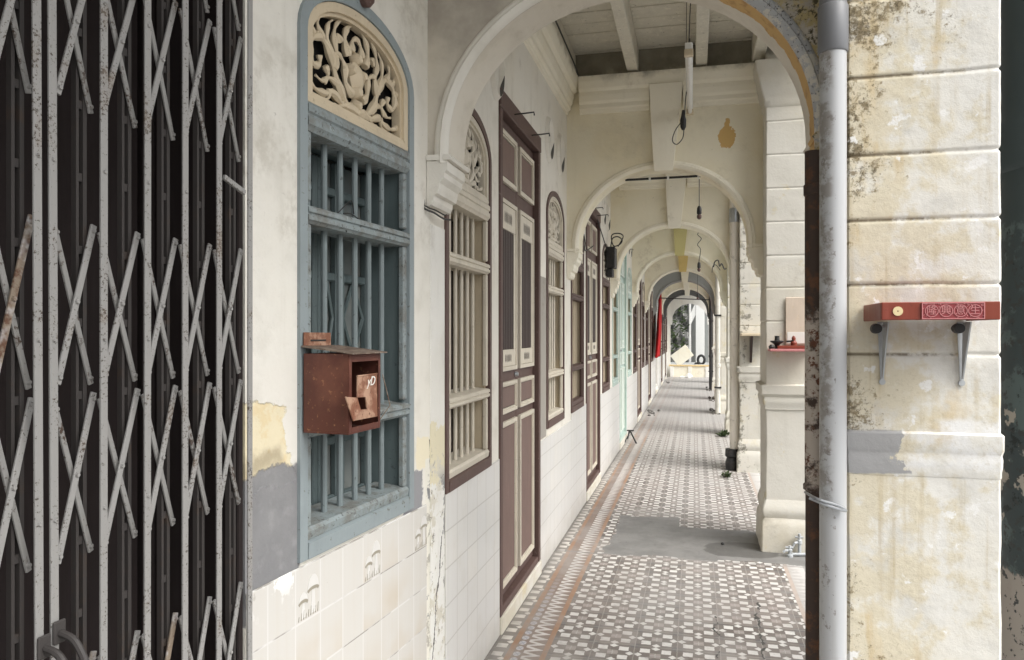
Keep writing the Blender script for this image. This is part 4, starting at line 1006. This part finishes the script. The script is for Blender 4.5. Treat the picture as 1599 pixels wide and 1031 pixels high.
b = MB(); b.lathe([(.02, 0), (.022, .02), (.012, .035), (.014, .05), (.011, .06), (.003, .068)], 0, 0, 14); smooth_angle(b.build('body', 'altar', ft))
b = MB(); b.tube([(-.05, 0, .028), (-.02, 0, .03), (.0, -.01, .033)], .007, 8); b.build('arm', 'black', ft)
# altar 3, on the mossy pier
a3 = empty('altar_shelf', (.500, 8.66, 1.53), 0, 'bare weathered wooden shelf on a dark bracket, on the mossy third pier', 'shelf')
b = MB(); b.box(0, .36, 0, .215, 0, .03, .004); b.build('board', 'beige_w', a3)
b = MB(); b.prism([(0, -.002), (.2, -.002), (.212, -.30), (.195, -.30)], lambda p_: (.10, p_[0], p_[1]), lambda p_: (.125, p_[0], p_[1])); b.build('bracket', 'brown_d', a3)

# painted post at the right edge
po = empty('painted_post', (1.45, 3.45, -.15), 0, 'dark green painted post with torn posters and scrawls, at the right edge', 'post')
b = MB(); prof = [(.235, .1 * k) for k in range(0, 24)] + [(.237, 2.35), (.250, 2.36), (.256, 2.39), (.252, 2.48), (.249, 2.54), (.236, 2.56), (.232, 3.2), (.228, 4.2)]
b.lathe(prof, 0, 0, 48); smooth_angle(b.build('shaft', 'post', po, wob=.003), 50)
text_mesh('scrawl', '9', .11, 'beige_w', po, (-.19, -.150, 1.99), (R(90), 0, R(-50)), .0015, .2)

# ------------------------------------------------------------------ hanging lamps, rods, wires
tl_ = empty('tube_lamp', (-.033, 4.55, 3.20), 0, 'fluorescent batten lamp hung by wires under the plank ceiling', 'lamp')
b = MB(); b.box(-.022, .022, 0, 1.25, .022, .062, .004); b.build('batten', 'lampw', tl_)
b = MB(); b.tube([(0, .04, 0), (0, 1.22, 0)], .014, 14); smooth_angle(b.build('tube', 'lampw', tl_))
for yy in (.0, 1.215): b = MB(); b.box(-.026, .026, yy - .006, yy + .035, -.016, .0215, .003); b.build('end_cap', 'beige_w', tl_)
b = MB(); b.tube(cr([(0, .05, .06), (.01, .03, .3), (.03, .0, .54)], 4), .003, 5); b.tube([(0, 1.2, .06), (.0, 1.2, .54)], .003, 5); b.tube([(-.015, .06, .06), (-.01, .04, .54)], .002, 5); b.build('wire', 'black', tl_)
b = MB(); b.tube(cr([(-.02, .8, .03), (-.03, .9, -.02), (-.035, .95, -.12), (-.04, .95, -.20), (-.05, .95, -.26), (-.09, .95, -.30), (-.12, .95, -.27), (-.10, .95, -.20), (-.055, .95, -.14)], 5), .0035, 6); b.build('cable', 'black', tl_)
b = MB(); b.lathe([(.010, -.20), (.020, -.18), (.022, -.13), (.014, -.10), (.008, -.06)], -.045, .95, 12); smooth_angle(b.build('plug', 'black', tl_))
for (x, y, z, lab) in ((.045, 7.6, 2.72, 'bare bulb holder with reddish end on a long cord, nearest of the hanging ones'), (.06, 10.6, 2.45, 'bulb holder on a kinked cord past the third arch'), (.065, 17.0, 2.36, 'farthest bulb holder, hanging just before the red cloth')):
    o = empty('hanging_bulb', (x, y, z), 0, lab, 'lamp', 'bulb holders hanging on cords')
    b = MB()
    if y == 10.6: b.tube(cr([(.0, 0, 1.2), (.0, 0, .6), (.03, 0, .52), (-.02, 0, .46), (.03, 0, .40), (-.02, 0, .32), (.02, 0, .25), (0, 0, .1), (0, 0, .06)], 5), .005, 5)
    else: b.tube([(0, 0, 1.2 if y < 9 else 1.3), (0, 0, .06)], .004, 5)
    b.build('cord', 'black', o)
    b = MB(); b.lathe([(.012, .08), (.022, .06), (.024, .01), (.018, .0)], 0, 0, 12); smooth_angle(b.build('holder', 'black', o))
    b = MB(); b.lathe([(.016, -.002), (.024, -.015), (.020, -.04), (.005, -.05)], 0, 0, 12); smooth_angle(b.build('socket_end', 'brown', o))
o = empty('ceiling_rod', (0, 6.0, 2.765), 0, 'dark rod with white clips spanning the top of the second arch', 'rod')
b = MB(); b.tube([(-.53, 0, 0), (.065, 0, .004)], .009, 10); b.build('rod', 'black', o)
for xx in (-.34, -.20, .03): b = MB(); b.box(xx - .008, xx + .008, -.014, .014, -.014, .016, .003); b.build('clip', 'lampw', o)
o = empty('cross_rod', (0, 19.2, 2.42), 0, 'thin dark rod across the walkway by the red cloth', 'rod')
b = MB(); b.tube([(-.975, 0, .04), (.46, 0, -.03)], .012, 8); b.build('rod', 'black', o)
o = empty('red_cloth', (-.925, 18.6, 0), 0, 'long red cloth hanging down the left wall far along the walkway', 'cloth')
b = MB(); n = 14; V = []
for i in range(19):
    t = i / 18; z = 2.62 - 1.62 * t; hw_ = .05 + .85 * min(1, t * 2.2) ** .8 * (1 - .15 * max(0, t - .6))
    for j in range(n + 1):
        s_ = j / n * 2 - 1; V.append((.035 * math.sin(j * 1.7 + t * 2) + .05 + .02 * math.sin(t * 3.1), s_ * hw_ + 1.3 * (1 - t), z))
b.add(V, [(i * (n + 1) + j, i * (n + 1) + j + 1, (i + 1) * (n + 1) + j + 1, (i + 1) * (n + 1) + j) for i in range(18) for j in range(n)])
cl = smooth_angle(b.build('cloth', 'red', o), 80); sm = cl.modifiers.new('thick', 'SOLIDIFY'); sm.thickness = .006
o = empty('meter_box', (-.93, 8.55, 2.30), 0, 'black electric meter box with looped cable, on the left wall before the third arch', 'meter box')
b = MB(); b.box(-.05, .06, 0, .22, 0, .24, .01); b.box(-.045, .03, .02, .20, -.10, -.003, .01); b.build('box', 'black', o)
b = MB(); b.tube(cr([(.0, .1, .24), (.02, .1, .34), (.08, .1, .36), (.13, .1, .32), (.10, .1, .27), (.03, .1, .26), (.01, .12, .38), (.09, .12, .40), (.14, .12, .36), (.08, .12, .25)], 5), .007, 6); b.build('cable', 'black', o)
b = MB(); b.tube(cr([(-.03, .0, .2), (-.04, -1.3, .55), (-.03, -1.6, .6), (-.04, -2.2, .35), (-.04, -2.3, .6)], 6), .006, 6); b.build('lead', 'black', o)
o = empty('wall_conduit', (-.985, 2.70, 0), 0, 'thin dark cable running down the wall beside the nearest arch and looping under its corbel', 'cable')
b = MB(); b.tube(cr([(-.012, -.025, 3.6), (-.010, -.022, 3.0), (-.012, -.024, 2.4), (-.010, -.022, 2.07), (-.004, -.026, 2.03), (.012, -.026, 2.015), (.03, .0, 2.008), (.035, .10, 2.0), (.03, .2, 2.01)], 5), .004, 6); b.tube(cr([(-.004, -.026, 3.6), (.0, -.024, 3.0), (-.002, -.026, 2.3), (.0, -.024, 2.06), (.012, -.028, 2.027), (.03, .02, 2.02), (.035, .12, 2.015)], 5), .0028, 6)
b.build('cable', 'black', o)
o = empty('cornice_cable', (-.865, 2.95, 3.555), 0, 'thin black cable sagging along the top of the left cornice between the first two arches', 'cable')
b = MB(); b.tube(cr([(0, 0, 0), (.008, .5, -.012), (-.004, 1.0, .004), (.010, 1.6, -.02), (.0, 2.2, 0), (.004, 2.6, -.015), (-.01, 2.85, .0)], 6), .006, 6); b.build('cable', 'black', o)
o = empty('wall_cable', (-.975, 6.25, 2.2), 0, 'hanging loop of cables high on the wall behind the second arch', 'cable')
b = MB(); b.tube(cr([(.02, .0, .75), (.05, .05, .55), (.04, .1, .35), (.06, .2, .15), (.02, .5, .1), (.03, 1.0, .2)], 6), .006, 6); b.tube(cr([(.03, .0, .7), (.07, .1, .5), (.05, .15, .3), (.02, .4, .25)], 6), .005, 6); b.build('cable', 'black', o)
o = empty('wire_tangle', (.42, 11.9, 2.55), 0, 'tangle of black wire on the right above the third bay', 'cable')
b = MB(); b.tube(cr([(-.14, 0, .02), (-.12, 0, .10), (-.07, 0, .12), (-.05, 0, .03), (-.02, 0, .07), (.02, 0, -.01), (.05, 0, 0)], 6), .010, 6); b.tube(cr([(-.16, 0, -.06), (-.15, 0, .03), (-.10, 0, .05), (-.04, 0, -.03)], 6), .006, 6); b.build('wire', 'black', o)
o = empty('dry_twigs', (WX - .03, 2.70, 1.91), PI2 - A1, 'few dry twigs lying on the blue window rail', 'twigs')
b = MB()
for pts in (((-.60, -.005, .0), (-.56, -.02, .04), (-.53, -.02, .055), (-.50, -.01, .02)), ((-.57, -.015, .01), (-.52, -.015, .015), (-.45, -.01, .0)), ((-.63, .0, -.01), (-.60, -.03, -.025), (-.585, -.035, -.05))):
    b.tube(cr(pts, 4), .0018, 5)
b.build('twig', 'black', o)

# ------------------------------------------------------------------ floor clutter
def weed(x, y, s, lab, n=26, seed=1):
    r = random.Random(seed); o = empty('weed', (x, y, 0), 0, lab, 'plant', 'weeds growing in cracks')
    b = MB()
    for i in range(n):
        an = r.random() * 6.28; L = s * (.4 + .6 * r.random()); el = .25 + r.random() * 1.0; w = L * .16
        d = Vector((math.cos(an) * math.cos(el), math.sin(an) * math.cos(el), math.sin(el))); sd = Vector((-math.sin(an), math.cos(an), 0)) * w
        o0 = Vector((r.uniform(-.3, .3) * s, r.uniform(-.3, .3) * s, 0)); m_ = o0 + d * L * .55 + Vector((0, 0, .1 * L)); e = o0 + d * L - Vector((0, 0, .12 * L))
        b.add([o0, m_ + sd, e, m_ - sd], [(0, 1, 2, 3)])
    b.build('leaves', 'leaf', o)
weed(.33, 8.50, .10, 'low green weed on the tiles before the cream drainpipe', 30, 2)
weed(.42, 11.85, .15, 'taller weed at the foot of the fourth pier', 40, 3)
weed(.30, 3.52, .06, 'mossy weed in the cracked tile at the bottom edge, right', 40, 5)
weed(.135, 3.62, .03, 'tiny weed in the middle floor crack at the bottom edge', 14, 6)
o = empty('tap_pipes', (.68, 5.55, 0), 0, 'rusty standpipe taps rising by the foot of the second pier', 'tap')
for (dx, dy, h) in ((-.035, .02, .075), (.035, .07, .15)):
    b = MB(); b.lathe([(.022, 0), (.022, .015), (.012, .018), (.012, h * .5), (.018, h * .55), (.018, h * .7), (.011, h * .75), (.010, h), (.002, h + .004)], dx, dy, 12); b.tube([(dx - .028, dy, h * .85), (dx + .025, dy, h * .85)], .008, 8); b.tube([(dx, dy, h * .62), (dx - .035, dy - .02, h * .60), (dx - .045, dy - .02, h * .45)], .009, 8)
    smooth_angle(b.build('tap', 'brk', o))
b = MB(); b.tube([(-.02, .03, .016), (.10, .06, .016)], .010, 8); b.build('supply_pipe', 'brk', o)
o = empty('pebble', (.20, 5.78, 0), 0, 'small dark stone lying on the cement patch', 'stone')
b = MB(); b.lathe([(.010, 0), (.014, .006), (.008, .014), (.001, .016)], 0, 0, 8); b.build('stone', 'black', o, wob=.002)
o = empty('metal_stand', (-.90, 11.0, 0), 0, 'small dark folded metal stand leaning at the mint green wall', 'stand')
b = MB(); b.tube([(.0, 0, .15), (.10, -.18, .0)], .012, 6); b.tube([(.0, 0, .15), (-.07, -.25, .0)], .009, 6); b.tube([(-.02, .02, .15), (-.06, .25, .0)], .009, 6); b.tube([(-.05, 0, .16), (.05, 0, .16)], .010, 6); b.build('legs', 'black', o)
def rubble(x, y, sx, sy, n, lab, seed, mat='grit'):
    r = random.Random(seed); o = empty('debris_heap', (x, y, 0), 0, lab, 'debris', 'small heaps of debris on the floor'); b = MB()
    for i in range(n):
        px, py, s_ = r.uniform(-sx, sx), r.uniform(-sy, sy), r.uniform(.012, .04)
        b.lathe([(s_ * .7, -.002), (s_, s_ * .3), (s_ * .5, s_ * .8), (s_ * .1, s_ * .9)], px, py, 6)
    b.build('bits', mat, o, wob=.012)
rubble(-.80, 15.0, .10, .5, 18, 'dark debris along the left wall midway down', 11)
rubble(.40, 15.6, .08, .5, 16, 'debris at the foot of the thin white drainpipe', 12)
rubble(.40, 18.6, .07, .7, 18, 'debris by the sixth pier', 13)
rubble(.40, 22.0, .08, .9, 24, 'debris piled before the farthest right piers', 14)
rubble(-.84, 24.6, .05, .3, 8, 'dark lump of debris at the left wall near the end', 15)
o = empty('plastic_bag', (-.22, 27.7, 0), 0, 'pale blue and white crumpled plastic bag before the low end wall', 'bag')
b = MB(); b.lathe([(.14, 0), (.15, .04), (.09, .10), (.02, .14)], 0, 0, 12); b.lathe([(.12, 0), (.12, .03), (.02, .06)], -.22, 0, 10); b.build('bag', 'lampw', o, wob=.05)

# ------------------------------------------------------------------ the far end
o = empty('end_wall', (0, 28.0, 0), 0, 'low cream wall with yellow coping closing the walkway', 'wall')
b = MB(); b.box(-.86, .50, 0, .16, 0, .385); b.build('wall', 'cream_light', o)
b = MB(); b.box(-.90, .54, -.03, .19, .386, .44, .006); b.build('coping', 'coping', o)
b = MB(); [b.box(x - .06, x + .06, -.03, -.002, 0, .385, .004) for x in (-.80, -.17, .44)]; b.build('buttress', 'wall_low', o)
o = empty('leaning_panel', (-.47, 30, .72), 0, 'cream square panel tilted on its corner behind the low end wall', 'panel')
b = MB(); b.box(-.36, .36, 0, .05, -.26, .26, .005); q = b.build('panel', 'cream_light', o); q.rotation_euler = (0, R(-38), 0)
o = empty('rock_bank', (-2.3, 33, -.15), 0, 'dark rough stone bank with weeds beyond the end arch, left', 'bank')
b = MB(); nx, nz = 26, 26
b.add([(i / nx * 2.05 , -.5 * mn.noise(Vector((i * .3, j * .3, 0))) + j * .03, j / nz * 3.6) for j in range(nz + 1) for i in range(nx + 1)], [(j * (nx + 1) + i, j * (nx + 1) + i + 1, (j + 1) * (nx + 1) + i + 1, (j + 1) * (nx + 1) + i) for j in range(nz) for i in range(nx)])
b.box(0, 2.0, .7, 1.5, 0, 3.3); b.build('rock', 'rubble', o)
r = random.Random(9); b = MB()
for i in range(260):
    px, pz = r.uniform(.5, 2.0), r.uniform(1.0, 3.4); L = r.uniform(.08, .22); an = r.uniform(-.6, 3.7); d = Vector((math.cos(an), -.5, math.sin(an))) * L; c0 = Vector((px, -.35, pz)); sd = Vector((-d.z, 0, d.x)) * .2
    b.add([c0, c0 + d * .5 + sd, c0 + d, c0 + d * .5 - sd], [(0, 1, 2, 3)])
b.build('foliage', 'leaf', o)
o = empty('white_building', (0, 34, -.15), 0, 'white building with a diagonal brace beyond the end arch, right', 'building')
b = MB(); b.box(-.235, -.15, 0, .2, 0, 4.2, .01); b.box(.05, .42, 0, .3, 0, 4.2, .01)
b.prism([(-.15, 2.15), (-.15, 2.65), (.05, 3.1), (.05, 2.55)], lambda p_: (p_[0], .02, p_[1]), lambda p_: (p_[0], .2, p_[1])); b.build('frame', 'lampw', o)
b = MB(); b.box(-.14, .95, .6, .8, 0, 4.2); b.build('shaded_wall', 'grey_arch', o)
o = empty('spare_tyre', (.26, 31, .36), 0, 'dark tyre standing on the ledge in front of the white building', 'tyre')
b = MB(); n = 28; b.tube([(.17 * math.cos(2 * math.pi * i / n) * .75, 0, .17 + .17 * math.sin(2 * math.pi * i / n)) for i in range(n + 1)], .05, 8); smooth_angle(b.build('tyre', 'black', o))
b = MB(); b.tube([(-.30, 0, -.10), (-.2, 0, .02), (-.05, 0, .05)], .05, 8); b.build('strap', 'black', o)
o = empty('back_ledge', (0, 29.2, -.15), 0, 'grey rubble ledge behind the low end wall', 'ledge')
b = MB(); b.box(-1.6, 1.2, 0, 4.0, 0, .50, .01); b.build('slab', 'grey_arch', o)
